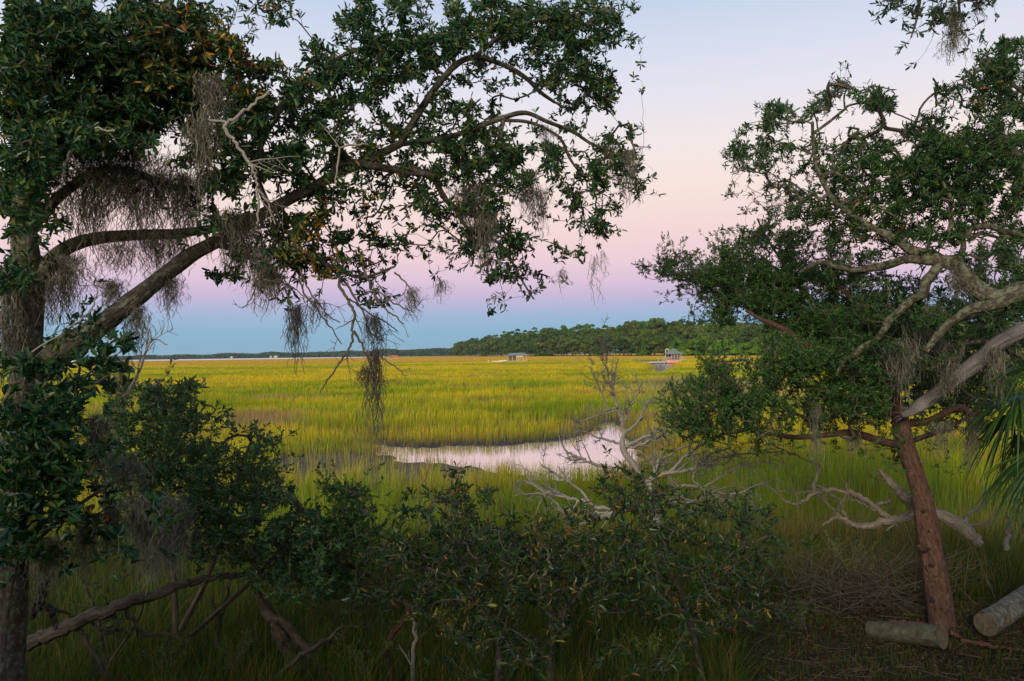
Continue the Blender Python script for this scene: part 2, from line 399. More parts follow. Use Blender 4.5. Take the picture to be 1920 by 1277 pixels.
# nothing grows in front of the dead trunk and the big lichened limbs
CLEAR = [([(1700, 768), (1780, 718), (1850, 665), (1930, 612)], 34, 8.6), ([(1935, 540), (1862, 556), (1808, 515), (1765, 490), (1672, 494)], 11, 7.4),
         ([(1765, 496), (1733, 535), (1690, 580)], 5, 7.4), ([(1895, 560), (1820, 580), (1752, 636)], 5, 7.2)]
def hot(cols, wts, spots):
    """leaf colour: a palette, with patches of autumn leaves round given points"""
    ac = [(.30, .13, .02), (.36, .2, .03), (.26, .07, .02), (.22, .2, .03)]
    def f(p):
        c = palette(len(p), cols, wts); a = palette(len(p), ac, (3, 3, 2, 4))
        pr = np.zeros(len(p))
        for q, rad, amt in spots: pr = np.maximum(pr, amt * np.exp(-((p - q) ** 2).sum(1) / rad ** 2))
        return np.where((rng.random(len(p)) < pr)[:, None], a, c)
    return f
GREENS = [(.013, .050, .017), (.024, .068, .016), (.044, .090, .013), (.010, .048, .026), (.085, .10, .012)]

# ------------------------------------------------------------------ the ground
POND = [on_plane(x, y, z)[:2] for x, y, z in [(690,826,0),(730,834,0),(800,836,0),(880,833,0),(950,831,0),(1010,827,0),(1060,820,0),(1100,812,0),(1120,800,0),(1130,791,0),(1160,789,0),(1172,808,0),(1192,830,0),(1200,850,0),(1185,866,.35),(1100,870,.4),(1040,871,.4),(960,871,.3),(880,868,.1),(800,864,0),(735,860,0),(705,850,0),(715,838,0)]]
MUD = [on_plane(x, y, z)[:2] for x, y, z in [(505,862,0),(600,852,0),(700,855,0),(740,861,0),(900,870,0),(960,876,.3),(900,882,.3),(800,886,.4),(700,888,.4),(560,886,.4),(505,876,.3)]]
CHAN = [on_plane(x, y, 0)[:2] for x, y in [(430,802),(560,806),(700,806),(860,797),(1010,793),(1110,790),(1110,797),(1000,801),(860,806),(700,815),(540,815),(430,811)]]
CREEK = [on_plane(x, y, z)[:2] for x, y, z in [(1190,681,-.1),(1218,682,-.1),(1214,692,.8),(1246,692,.8),(1258,689,.7),(1268,685,.4),(1272,682,.1),(1272,677,-.1),(1190,677,-.1)]]
PALE = [on_plane(x, y, .5)[:2] for x, y in [(1190,712),(1300,704),(1480,708),(1480,745),(1300,750),(1210,735)]]
TAN = [on_plane(x, y, .4)[:2] for x, y in [(410,786),(450,772),(540,774),(560,792),(480,800)]]
RIVER = [(-1500, 1150), (-560, 930), (-290, 1010), (-262, 1300), (-330, 2250), (-900, 2300), (-2000, 2300)]
def pondd(x, y): return polydist(x, y, POND) + fld(x, y, 2.2, 14) * .45 + .25 * fld(x, y, .8, 15)
def height(x, y):
    r = np.hypot(x, y); yy = np.where(y > 0, y, -np.hypot(x, y) * .2)
    e = y + fld(x, y, 9, 11, 2) * .5
    z = np.interp(e, [-40, 1.5, 4, 6.5, 8.5, 11, 14.5], [2.2, 1.8, 1.1, .56, .48, .26, 0.0])
    z = z + fld(x, y, 2.2, 12) * .05 * np.clip((18 - e) / 6, 0, 1) + .02 * fld(x, y, 5, 13)
    for poly, dep, wd in ((POND, .30, .9), (CREEK, .9, 6.0)):
        m = (np.abs(x - np.mean([p[0] for p in poly])) < 120) & (y > 10) & (y < 400)
        if m.any():
            dd = pondd(x[m], y[m]) if poly is POND else polydist(x[m], y[m], poly) + fld(x[m], y[m], wd * 1.6, 14) * wd * .25
            z[m] -= dep * np.clip(-dd / wd + .15, 0, 1)
    m = (y > 850) & (y < 2600) & (x < 0)
    if m.any(): z[m] -= 3 * np.clip(-polydist(x[m], y[m], RIVER) / 25, 0, 1)
    return z
def build_ground():
    rad = np.concatenate([[0.3], np.geomspace(1.0, 6000, 600)])
    th = np.concatenate([np.linspace(-R(46), R(46), 380), np.linspace(R(46), 2 * np.pi - R(46), 40)[1:-1]])
    Rr, T = np.meshgrid(rad, th, indexing='ij'); x = Rr * np.sin(T); y = Rr * np.cos(T)
    z = height(x, y); n, m = x.shape
    i = np.arange(n - 1)[:, None]; k = np.arange(m)[None]; k2 = (k + 1) % m
    f = np.stack([i * m + k, (i + 1) * m + k, (i + 1) * m + k2, i * m + k2], -1).reshape(-1, 4)[:, ::-1]
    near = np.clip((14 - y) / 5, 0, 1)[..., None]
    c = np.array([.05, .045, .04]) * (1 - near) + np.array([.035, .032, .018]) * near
    # far marsh: the litter between the stems is straw coloured
    far = np.clip((y - 90) / 150, 0, 1)[..., None]; c = c * (1 - far) + np.array([.26, .22, .06]) * far
    land = np.clip((y - 2350) / 100, 0, 1)[..., None]; c = c * (1 - land) + np.array([.05, .07, .035]) * land
    md = polydist(x, y, MUD) ; mm = np.clip(.5 - md, 0, 1)[..., None]; c = c * (1 - mm) + np.array([.085, .075, .068]) * mm
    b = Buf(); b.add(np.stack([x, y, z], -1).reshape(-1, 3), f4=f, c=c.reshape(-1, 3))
    m_, nt, bs = mat_base('marsh_ground'); L = nt.links
    a = N(nt, 'ShaderNodeAttribute', attribute_name='Col'); tc = N(nt, 'ShaderNodeTexCoord')
    n1 = N(nt, 'ShaderNodeTexNoise'); n1.inputs['Scale'].default_value = 3.5; n1.inputs['Detail'].default_value = 9; n1.inputs['Roughness'].default_value = .7
    L.new(tc.outputs['Object'], n1.inputs['Vector'])
    mr = N(nt, 'ShaderNodeMapRange'); mr.inputs[1].default_value = .3; mr.inputs[2].default_value = .7; mr.inputs[3].default_value = .5; mr.inputs[4].default_value = 1.5
    L.new(n1.outputs[0], mr.inputs[0])
    mx = N(nt, 'ShaderNodeVectorMath', operation='SCALE'); L.new(a.outputs['Color'], mx.inputs[0]); L.new(mr.outputs[0], mx.inputs['Scale'])
    L.new(mx.outputs[0], bs.inputs['Base Color']); bs.inputs['Roughness'].default_value = .85; bs.inputs['Specular IOR Level'].default_value = .15
    bp = N(nt, 'ShaderNodeBump'); bp.inputs['Strength'].default_value = .6; bp.inputs['Distance'].default_value = .08; L.new(n1.outputs[0], bp.inputs['Height']); L.new(bp.outputs[0], bs.inputs['Normal'])
    tag(b.obj('ground', m_, smooth=True), kind='structure')
build_ground()
def mat_water(ws=5, bump=.05, rough=.04):
    m, nt, b = mat_base('marsh_water'); L = nt.links
    b.inputs['Base Color'].default_value = (.80, .73, .69, 1); b.inputs['Metallic'].default_value = .8; b.inputs['Roughness'].default_value = rough; b.inputs['IOR'].default_value = 1.6
    b.inputs['Specular IOR Level'].default_value = 1.0
    tc = N(nt, 'ShaderNodeTexCoord'); n = N(nt, 'ShaderNodeTexNoise'); n.inputs['Scale'].default_value = ws; n.inputs['Detail'].default_value = 3; L.new(tc.outputs['Object'], n.inputs['Vector'])
    bp = N(nt, 'ShaderNodeBump'); bp.inputs['Strength'].default_value = bump; bp.inputs['Distance'].default_value = .02; L.new(n.outputs[0], bp.inputs['Height']); L.new(bp.outputs[0], b.inputs['Normal'])
    return m
M_WATER = mat_water(); M_RIVER = mat_water(.05, 1.0, .35); M_CREEK = mat_water(3, .1, .12); M_CREEK.node_tree.nodes['Principled BSDF'].inputs['Metallic'].default_value = 0; M_CREEK.node_tree.nodes['Principled BSDF'].inputs['Base Color'].default_value = (.03, .03, .025, 1)
def sheet(name, x0, x1, y0, y1, z, mt=None):
    b = Buf(); b.add([(x0, y0, z), (x1, y0, z), (x1, y1, z), (x0, y1, z)], f4=[(0, 1, 2, 3)]); return tag(b.obj(name, mt or M_WATER), kind='structure')
px_ = [p[0] for p in POND]; py_ = [p[1] for p in POND]
sheet('pond_water', min(px_) - 1.5, max(px_) + 1.5, min(py_) - 1.5, max(py_) + 1.5, -.06)
px_ = [p[0] for p in CREEK]; py_ = [p[1] for p in CREEK]
sheet('creek_water', min(px_) - 3, max(px_) + 3, min(py_) - 3, max(py_) + 6, -.22, M_CREEK)
sheet('river_water', -2100, -255, 900, 2320, -.3, M_RIVER)

# ------------------------------------------------------------------ marsh grass
def blades(buf, x, y, h, wd, col, lean=.25, segs=2, tipc=None):
    n = len(x); z = height(x, y)
    th = rng.uniform(0, 2 * np.pi, n); yaw = rng.normal(0, .9, n)
    U = np.stack([np.cos(yaw), np.sin(yaw), 0 * yaw], 1) * (wd / 2)[:, None]
    ln = (lean * np.abs(rng.normal(0, 1, n)))[:, None] * h[:, None]
    Ld = np.stack([np.cos(th) + .35, np.sin(th), 0 * th], 1) * ln
    b = np.stack([x, y, z - .03], 1); Z = np.array([0, 0, 1.0])
    m1 = b + Z * (h * .5)[:, None] + Ld * .22; m2 = b + Z * (h * .82)[:, None] + Ld * .6; t = b + Z * h[:, None] + Ld
    if segs == 2:
        v = np.stack([b - U, b + U, m1 + U * .85, m1 - U * .85, m2 + U * .5, m2 - U * .5, t], 1)
        f4 = (np.array([[0, 1, 2, 3], [3, 2, 4, 5]])[None] + (np.arange(n) * 7)[:, None, None]).reshape(-1, 4)
        f3 = (np.array([[5, 4, 6]])[None] + (np.arange(n) * 7)[:, None, None]).reshape(-1, 3); k = 7
        w3 = [0, 0, .5, .5, .8, .8, 1]
    else:
        v = np.stack([b - U, b + U, m2 + U * .8, m2 - U * .8, t], 1)
        f4 = (np.array([[0, 1, 2, 3]])[None] + (np.arange(n) * 5)[:, None, None]).reshape(-1, 4)
        f3 = (np.array([[3, 2, 4]])[None] + (np.arange(n) * 5)[:, None, None]).reshape(-1, 3); k = 5
        w3 = [0, 0, .75, .75, 1]
    w3 = np.array(w3)[None, :, None]
    tc_ = col * 1.15 if tipc is None else tipc
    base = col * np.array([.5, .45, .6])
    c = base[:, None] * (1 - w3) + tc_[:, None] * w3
    buf.add(v.reshape(-1, 3), f4=f4, f3=f3, c=c.reshape(-1, 3))
def marsh():
    edges = np.geomspace(12.5, 1180, 72); xs = []; ys = []
    for a, b in zip(edges[:-1], edges[1:]):
        d = (a + b) / 2; dens = 520 * (12 / d) ** 1.52
        n = int(dens * (b - a) * d * 1.42)
        yy = rng.uniform(a, b, n); xs.append(rng.uniform(-.71, .71, n) * yy); ys.append(yy)
    x = np.concatenate(xs); y = np.concatenate(ys)
    pd = pondd(x, y); md = polydist(x, y, MUD) + fld(x, y, 1.5, 33) * .5
    cd = polydist(x, y, CHAN) + fld(x, y, 2, 34) * .3; kd = polydist(x, y, CREEK) + 2.5 * fld(x, y, 9, 38)
    keep = (pd > -.02) & (kd > 0) & ~inpoly(x, y, RIVER) & ((cd > 0) | (rng.random(len(x)) < .12)) & ((md > 0) | (rng.random(len(x)) < .45 * (fld(x, y, 1.2, 35) > .05)))
    clump = fld(x, y, .9, 41); keep &= rng.random(len(x)) < np.clip(.8 + .5 * clump, .25, 1)
    # a few stems standing in the shallow water
    keep |= (pd > -2.4) & (pd < .0) & (rng.random(len(x)) < .5) & (fld(x, y, 1.0, 36) > .12)
    x, y, pd, cd, clump, md = (q[keep] for q in (x, y, pd, cd, clump, md)); n = len(x)
    big = fld(x * .35, y, 26, 51, 4) + .8 * fld(x * .4, y, 75, 58, 2) * np.clip((y - 40) / 60, 0, 1); mid = fld(x * .45, y, 7, 52, 3); sm = fld(x, y, 1.3, 53, 2)
    gold = np.array([.50, .46, .02]); green = np.array([.17, .30, .014]); ygr = np.array([.39, .42, .016]); tan = np.array([.36, .25, .11]); olive = np.array([.16, .17, .05])
    far = np.clip((y - 40) / 120, 0, 1)
    g = np.clip(.64 + 1.0 * big + .75 * mid + .3 * sm - .26 * far, 0, 1)[:, None]
    col = gold * (1 - g) + green * g
    q = np.clip(.6 - np.abs(g - .5) * 1.2, 0, 1); col = col * (1 - q) + ygr * q
    lx = np.clip(fld(x * .5, y, 12, 54, 3) * 1.3 - .45, 0, .8)[:, None]; col = col * (1 - lx) + tan * lx
    for poly, cc, wdt in ((PALE, np.array([.23, .24, .12]), 9), (TAN, np.array([.34, .24, .14]), 2.2)):
        k = np.clip(.5 - polydist(x, y, poly) / wdt, 0, .9)[:, None]; col = col * (1 - k) + cc * k
    e = np.clip((y - 260) / 200, 0, .75)[:, None]; col = col * (1 - e) + np.array([.46, .31, .07]) * e
    e = np.clip(1 - np.abs(pd) / 1.5, 0, 1)[:, None] * .75; col = col * (1 - e) + olive * e
    e = np.clip(1 - np.abs(cd) / 2.0, 0, 1)[:, None] * .4; col = col * (1 - e) + green * e
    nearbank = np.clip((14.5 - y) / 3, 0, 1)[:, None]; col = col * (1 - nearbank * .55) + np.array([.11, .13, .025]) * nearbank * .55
    dead = (rng.random(n) < np.interp(y, [12, 60], [.16, .05]))[:, None]; col = np.where(dead, palette(n, [(.4, .24, .07), (.33, .26, .12), (.22, .12, .05)], (3, 3, 2)), col)
    shade = 1 + .30 * fld(x * .25, y, 7, 57, 3) * np.interp(y, [12, 30], [.4, 1]); col = np.clip(col * shade[:, None] * (1 + rng.uniform(-1, 1, (n, 1)) * np.interp(y, [12, 60], [.32, .13])[:, None]), 0, .7)
    tipc = np.where((rng.random(n) < .35)[:, None], col * np.array([1.35, .95, .8]), col * 1.1)
    h = (.62 + .20 * fld(x, y, 6, 55, 3) + .16 * clump) * (1 + rng.uniform(-1, .6, n) * np.interp(y, [12, 60, 200], [.38, .26, .14]))
    h *= np.interp(pd, [-2, 0, .5, 3], [.5, .55, .75, 1]); h = np.clip(h, .2, 1.15)
    wd = .0047 * (np.maximum(y, 12) / 12) ** .95 * rng.uniform(.7, 1.3, n)
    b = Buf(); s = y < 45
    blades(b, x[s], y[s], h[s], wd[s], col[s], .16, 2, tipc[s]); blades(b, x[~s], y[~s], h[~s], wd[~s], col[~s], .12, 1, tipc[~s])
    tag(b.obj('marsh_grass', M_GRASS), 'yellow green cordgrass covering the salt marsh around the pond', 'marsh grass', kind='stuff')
    print('marsh blades', n)
marsh()
def bank_grass():
    n = 190000; y = rng.uniform(5.2, 14, n) ; x = rng.uniform(-.78, .78, n) * y
    cl = fld(x, y, .55, 61); right = np.clip((x - .25 * y) / 1.0, 0, 1)
    lim = np.where(x > .28 * y, 9.6, 0)     # trodden open ground by the logs stays short
    short = (y < lim)
    keep = rng.random(n) < np.where(short, .75 + .5 * cl, .6 + .5 * cl)
    x, y, cl, short = x[keep], y[keep], cl[keep], short[keep]; n = len(x)
    h = np.where(short, rng.uniform(.05, .17, n), rng.uniform(.25, .75, n) * (.9 + .35 * cl)); h *= np.interp(y, [5, 7, 9], [.7, .9, 1])
    col = palette(n, [(.045, .095, .016), (.08, .12, .016), (.028, .075, .022), (.22, .14, .05), (.14, .14, .018)], (4, 4, 3, 1.8, 3), .25)
    lit = short & (rng.random(n) < np.clip(.4 + .6 * fld(x, y, 1.1, 66), 0, 1)); col = np.where(lit[:, None], palette(n, [(.09, .065, .035), (.11, .10, .03), (.05, .04, .022)], (1, 1, 1)), col)
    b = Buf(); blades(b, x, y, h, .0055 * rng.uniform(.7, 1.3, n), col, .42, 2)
    tag(b.obj('bank_grass', M_GRASS), 'dark green grass growing on the shaded bank', 'grass', kind='stuff')
bank_grass()

def litter():
    n = 26000; y = rng.uniform(6.0, 11.5, n); x = rng.uniform(-.1, .74, n) * y; k = rng.random(n) < np.clip(.5 + .6 * fld(x, y, .7, 71), 0, 1); x, y = x[k], y[k]; n = len(x)
    p = np.stack([x, y, height(x, y) + rng.uniform(.01, .07, n)], 1); b = Buf(); up = np.array([0, 0, 1.]) + rng.normal(size=(n, 3)) * .45
    leaves(b, p, rvec(n) * np.array([1, 1, .3]), up, rng.uniform(.03, .07, n), rng.uniform(.012, .026, n), palette(n, [(.085, .055, .03), (.13, .085, .05), (.045, .03, .018), (.07, .09, .02)], (4, 1.5, 3, 2)))
    m = 1500; q = rng.integers(0, n, m); a = p[q] + [0, 0, .02]; v = rvec(m) * np.array([1, 1, .25]) * rng.uniform(.05, .22, (m, 1)); prisms(b, a - v, a + v, np.full(m, .004), np.full(m, .0025), 4, palette(m, [(.09, .065, .045), (.14, .105, .08)], (1, 1)))
    tag(b.obj('leaf_litter', M_FAR), 'fallen leaves and twigs over the bare soil round the logs', 'leaf litter', kind='stuff')
litter()
# ------------------------------------------------------------------ moss
def moss(buf, px, py, d, L, W, n, dens=1.0, col=(.13, .12, .10), thick=1.0):
    """one hanging clump of Spanish moss: px,py = where it is attached, L and W in photo pixels"""
    Lm = L * d / F; Wm = W * d / F; c0 = P(px, py, d); m = 26
    off = rng.normal(size=(n, 3)) * np.array([Wm * .36, min(Wm, .3) * .4, .02])
    ln = Lm * np.clip(rng.normal(.62, .28, n), .15, 1.1) * (1 - .45 * np.clip(np.abs(off[:, 0]) / max(Wm, .01), 0, 1))
    st = c0 + off; seg = ln / m
    g = rng.normal(size=(n, m, 3)) * np.array([1, 1, .35]); k = np.array([.25, .5, .25])
    g = np.apply_along_axis(lambda a: np.convolve(a, k, 'same'), 1, g)
    steps = np.array([0, 0, -1.0]) * seg[:, None, None] + g * .0075 * thick
    # the strands gather towards the middle of the clump as they hang
    pts = st[:, None] + np.cumsum(steps, 1); t = np.linspace(0, 1, m)[None, :, None]
    pts[..., :2] -= (off[:, None, :2]) * (t ** 1.2) * .45
    pts += (fld(np.arange(n)[:, None] * .03 + 0 * t[..., 0], t[..., 0] * 3, 1.5, int(px), 2) * .10 * Wm * t[..., 0])[..., None] * np.array([1, .5, 0])
    def ribbons(pts, wdt, cc):
        n, m, _ = pts.shape; a = rng.uniform(0, 3.1416, n)[:, None] + np.linspace(0, 5, m)[None]
        U = np.stack([np.cos(a), np.sin(a), 0 * a], -1) * wdt / 2
        v = np.stack([pts - U, pts + U], 2).reshape(-1, 3)
        i = np.arange(m - 1); f = np.stack([2 * i, 2 * i + 1, 2 * i + 3, 2 * i + 2], -1)
        f = (f[None] + (np.arange(n) * 2 * m)[:, None, None]).reshape(-1, 4)
        buf.add(v, f4=f, c=np.repeat(cc, 2 * m, 0))
    base = np.array(col); n = n
    ribbons(pts, .0036 * thick, np.clip(base * rng.uniform(.6, 1.4, (n, 1)), 0, 1))
    k = int(n * 7 * dens); si = rng.integers(0, n, k); sj = rng.integers(1, m, k); o = pts[si, sj]
    dd = rvec(k) * np.array([1, 1, .6]) - np.array([0, 0, .45]); q = rng.uniform(.012, .045, k)[:, None, None] * thick
    mm = 4; tt = np.linspace(0, 1, mm)[None, :, None]; w2 = o[:, None] + dd[:, None] * tt * q + rvec(k)[:, None] * tt ** 2 * q * .6
    ribbons(w2, .0024 * thick, np.clip(base * rng.uniform(.6, 1.5, (k, 1)), 0, 1))

# ------------------------------------------------------------------ left live oak
def dO(x, y): return 4.7 + 3.1 * np.clip(x, 0, 1250) / 1200 + (.35 if x < 400 and y < 240 else 0)
OAK = {0:(0,'999955777743540277773777777' + '773'), 1:(0,'9999789888831011477757888' + '88764'), 2:(0,'999999999885335667777666' + '67762'),
 3:(0,'999999999976667777766633' + '477773'), 4:(0,'999999998877887776555324' + '221466' + '2')[:2], 5:(0,'9999999886888876455556521' + '14321'),
 6:(0,'888888855567777656667777443355' + ''), 7:(0,'888433334676766666665' + '8887744643'), 8:(0,'984111113566655556566666' + '5545653'),
 9:(0,'983......12445555346656543465'), 10:(0,'874.....34535676332365563245' + '5'), 11:(0,'542......345577765524566514' + '2'),
 12:(0,'432.......4567776532223552' + '1'), 13:(0,'3121.1......34444421..1444'), 14:(0,'2..33.......11.........312'), 15:(0,'2.2343'), 16:(0, '3334532')}
def oak():
    # trunk runs from the bank (below the frame) up past the top left corner
    root = thing('oak_tree', 'large live oak at far left leaning its long limb over the marsh, hung with moss', 'tree', (*P(-5, 1500, 5.2)[:2], .9))
    b = Buf(); T = Tree()
    def lb(pts, sides=10, furrow=.05, skel=True, into=None):
        p, r = limb_pts(pts, 6)
        tube(into if into is not None else b, p, r, sides, .10, int(pts[0][0]) + 50, furrow=furrow)
        if skel: T.skel(p, r)
    lb([(-12,1450,5.2,100),(-8,1277,5.2,92),(4,1120,5.2,82),(14,1000,5.25,74),(28,880,5.3,64),(44,760,5.35,58),(50,680,5.4,53),(53,600,5.4,52),(57,540,5.4,52)], 16)
    b.obj('trunk', M_OAK, root, True)
    limbs = [
     [(57,545,5.4,50),(46,440,5.35,44),(40,310,5.3,38),(58,160,5.2,32),(52,0,5.2,28),(70,-90,5.2,24)],
     [(57,550,5.4,34),(84,505,5.42,32),(128,462,5.5,27),(190,445,5.6,23),(262,440,5.7,20),(335,437,5.8,18),(410,425,6.0,15),(470,400,6.1,12)],
     [(48,715,5.35,50),(100,668,5.4,52),(155,632,5.4,46),(212,592,5.45,38),(262,552,5.5,34),(312,512,5.6,30),(352,482,5.7,29),(395,458,5.8,27),(440,432,5.9,25),(505,395,6.0,22),(565,362,6.15,20),(625,330,6.3,18),(690,300,6.4,16),(752,268,6.6,15)],
     [(752,268,6.6,14),(785,212,6.7,14),(820,160,6.8,13),(860,118,6.9,12),(898,108,7.0,11),(950,125,7.1,10),(988,148,7.2,9),(1012,172,7.3,8),(1040,192,7.4,6)],
     [(885,112,6.95,9),(922,80,7.0,9),(962,52,7.0,8),(1012,38,7.1,7),(1075,28,7.2,6)],
     [(625,330,6.3,16),(640,305,6.3,15),(700,312,6.4,15),(760,322,6.5,14),(808,330,6.6,13),(828,362,6.7,11),(850,388,6.8,9),(900,410,7,7)],
     [(752,270,6.6,10),(820,262,6.8,10),(880,245,6.9,10),(940,222,7.0,10),(985,212,7.1,9),(1025,228,7.2,8),(1075,248,7.4,7),(1110,270,7.5,6),(1150,285,7.6,5)],
     [(940,226,7.0,7),(985,228,7.1,7),(1020,240,7.2,6),(1052,262,7.3,6),(1070,300,7.4,5),(1100,340,7.5,4)],
     [(40,300,5.3,26),(110,240,5.4,20),(180,190,5.6,17),(250,130,5.7,14),(300,60,5.8,12),(330,-30,5.9,10)],
     [(46,440,5.35,24),(120,360,5.5,19),(200,318,5.6,17),(270,330,5.7,14),(330,352,5.8,12),(400,350,5.9,10)],
     [(505,395,6.0,14),(480,320,5.9,12),(500,250,6.0,11),(540,190,6.1,9),(600,140,6.2,8),(640,105,6.3,7),(700,90,6.4,7),(740,92,6.5,5)],
     [(395,458,5.8,12),(480,470,5.8,10),(560,470,5.9,9),(620,500,6.0,8),(680,520,6.1,6),(740,500,6.2,4)],
     [(850,388,6.8,8),(880,430,6.9,7),(940,460,7.0,6),(975,520,7.1,4),(1000,560,7.1,3)],
    ]
    for l in limbs:
        q = Buf(); lb(l, 10 if l[0][3] > 15 else 8, .06, True, q); q.obj('limb', M_OAK, root, True)
    OAK[4] = (0, '999999998877887776555324' + '214662')
    tips, a = grid_tips(OAK, lambda x, y: dO(x, y) + .35, 23, .9, sig=12, tier=1.25, tsc=.5, boost=lambda x, y: 2.0 if x < 400 and y < 330 else (1.5 if x < 500 else 1.15))
    T.grow(tips, .09, .13, .03)
    tw = Buf(); T.twigs(tw, .0016, 2.35, .022); tw.obj('twig', M_TWIG, root)
    cr = Buf()
    spots = [(P(430, 40, 5.4), .35, .55), (P(460, 100, 5.6), .3, .4), (P(330, 100, 5.4), .25, .3), (P(600, 480, 6.0), .28, .55), (P(560, 430, 6), .22, .4),
             (P(700, 300, 6.4), .22, .4), (P(740, 250, 6.5), .2, .3), (P(300, 295, 5.6), .12, .8), (P(940, 165, 7), .3, .15), (P(640, 540, 6), .2, .3), (P(140, 290, 5.3), .3, .12), (P(730, 380, 6.5), .35, .2)]
    rosettes(cr, T, 7, .067, .0235, hot(GREENS, (3, 4, 2, 3, 1.2), spots), .15, (25, 85), .09, 0, .12)
    # a few leaves set singly back along the shoots
    p2 = T.par[T.tip]; ok = p2 >= T.ns; q = p2[ok]; m = len(q) * 2
    bb = np.repeat(T.P[q], 2, 0); leaves(cr, bb, rvec(m) + np.repeat(T.D[q], 2, 0) * .7, rvec(m) + np.array([0, 0, 1.]), rng.uniform(.05, .075, m), rng.uniform(.018, .025, m), hot(GREENS, (3, 4, 2, 3, 1.2), spots)(bb))
    cr.obj('crown', M_LEAF, root)
    print('oak tips', len(tips), 'nodes', T.N)
    return root, T
OAKROOT, OAKT = oak()

# dead bare twigs that hang from / cross in front of the oak
def dead_branching(buf, mains, nsub=5, sub_len=.5, lev=2, seed=1, sides=6, kink=.25, up=.1, rmin=.0022):
    r = np.random.default_rng(seed)
    def crooked(a, d, L, rad, lv):
        n = max(4, int(L / .07)); pts = [a]; dd = d / np.linalg.norm(d); bend = r.normal(size=3) * .12
        for i in range(n):
            dd = dd + r.normal(size=3) * kink * .6 + bend * .3; dd[2] += up * .1; dd /= np.linalg.norm(dd); pts.append(pts[-1] + dd * L / n)
        pts = np.array(pts); rr = np.linspace(rad, max(rad * .3, rmin * .6), len(pts)); tube(buf, pts, rr, 5 if lv > 0 else 4, .05, int(r.integers(999)), cap=False)
        if lv > 0:
            for k in range(r.integers(1, nsub + 2)):
                i = r.integers(1, len(pts) - 1); T = pts[i] - pts[i - 1]; T /= np.linalg.norm(T)
                v = r.normal(size=3); v -= (v @ T) * T; v /= np.linalg.norm(v)
                crooked(pts[i], T * .75 + v * .75, L * r.uniform(.3, .6), max(rr[i] * .6, rmin), lv - 1)
    for pts in mains:
        p, rad = limb_pts(pts, 6); L = np.linalg.norm(np.diff(p, axis=0), axis=1).sum()
        jit = r.normal(size=p.shape) * (np.minimum(rad[:, None] * .35, .006) + .002); jit[0] = 0; p = p + jit
        tube(buf, p, rad, sides, .1, int(r.integers(999)))
        for k in range(int(nsub * L / .7) + 1):
            i = r.integers(max(1, len(p) // 4), len(p) - 1); T = p[i] - p[i - 1]; T /= np.linalg.norm(T)
            v = r.normal(size=3) * np.array([1, .6, 1]); v -= (v @ T) * T; v /= np.linalg.norm(v)
            crooked(p[i], T * .8 + v * .7, min(sub_len, L * .5) * r.uniform(.35, 1), max(rad[i] * .55, rmin), lev)
for _i, _m in enumerate([[(633,500,5.9,7),(640,540,5.9,6.5),(653,560,5.9,6),(664,585,5.9,5.5),(661,613,5.9,5),(661,640,5.9,4.5),(648,663,5.9,4),(633,685,5.9,3.5),(613,715,5.9,3),(600,736,5.9,2)],
  [(663,620,5.9,4.5),(680,650,5.9,4),(693,680,5.9,4),(700,708,5.9,3.5),(705,740,5.9,3),(713,770,5.9,2.5)],
  [(693,658,5.9,3),(710,665,5.9,3),(735,683,5.9,2.6),(755,698,5.9,2)],
  [(560,520,5.8,4),(570,550,5.8,3.5),(598,585,5.8,3),(620,615,5.8,2.6),(640,645,5.8,2)], [(560,500,5.8,4),(575,537,5.8,3.2),(597,568,5.8,3),(618,593,5.8,2.4),(638,605,5.8,2)],
  [(640,520,5.95,5),(680,580,5.95,4),(692,620,5.95,3),(720,640,5.95,2)], [(655,560,5.9,4),(690,585,5.95,3.4),(725,605,6,2.6),(745,622,6,2)],
  [(680,500,6,5),(703,555,6,4),(715,573,6,3),(740,593,6,3),(758,608,6,2)], [(700,540,6,3.5),(745,572,6,3),(775,585,6,2)], [(740,510,6.1,4),(765,535,6.1,3),(780,565,6.1,2)],
  [(500,480,5.6,4),(470,560,5.6,2.5),(452,578,5.6,2)], [(480,520,5.6,3),(540,535,5.7,2.5),(590,570,5.7,2)]]):
    q = Buf(); dead_branching(q, [_m], 4, .28, 1, 5 + _i, 6, .3, -.4); q.obj('bare_twig', M_TWIG, OAKROOT)
for _i, _m in enumerate([[(505,170,5.0,5),(465,205,5.0,6),(428,230,5.0,6.5),(425,245,5.0,6),(448,275,5.0,6),(470,310,5.0,5.5),(480,340,5.0,5),(485,370,5.0,4.5),(482,420,5.0,3.5)],
  [(428,230,5.0,5),(390,222,5.0,3)], [(485,355,5.0,4),(505,385,5.0,3),(515,420,5.0,2.5)], [(118,325,4.8,7),(128,295,4.8,6.5),(150,262,4.8,6),(175,242,4.8,5),(215,246,4.8,3.5)], [(132,285,4.8,3),(146,315,4.8,2)],
  [(630,800-450,5.2,2),(640,280,5.2,4),(690,270,5.3,3)], [(60,660,4.7,3),(150,600,4.7,3),(175,570,4.7,3),(185,530,4.7,2)], [(230,745,5,5),(260,700,5,5),(282,640,5,3.5),(315,646,5,2)], [(240,740,5,4),(270,672,5,3),(280,590,5,2)]]):
    q = Buf(); dead_branching(q, [_m], 4, .4, 1, 9 + _i, 6, .28, 0); q.obj('dead_branch', M_DRIFT, OAKROOT)

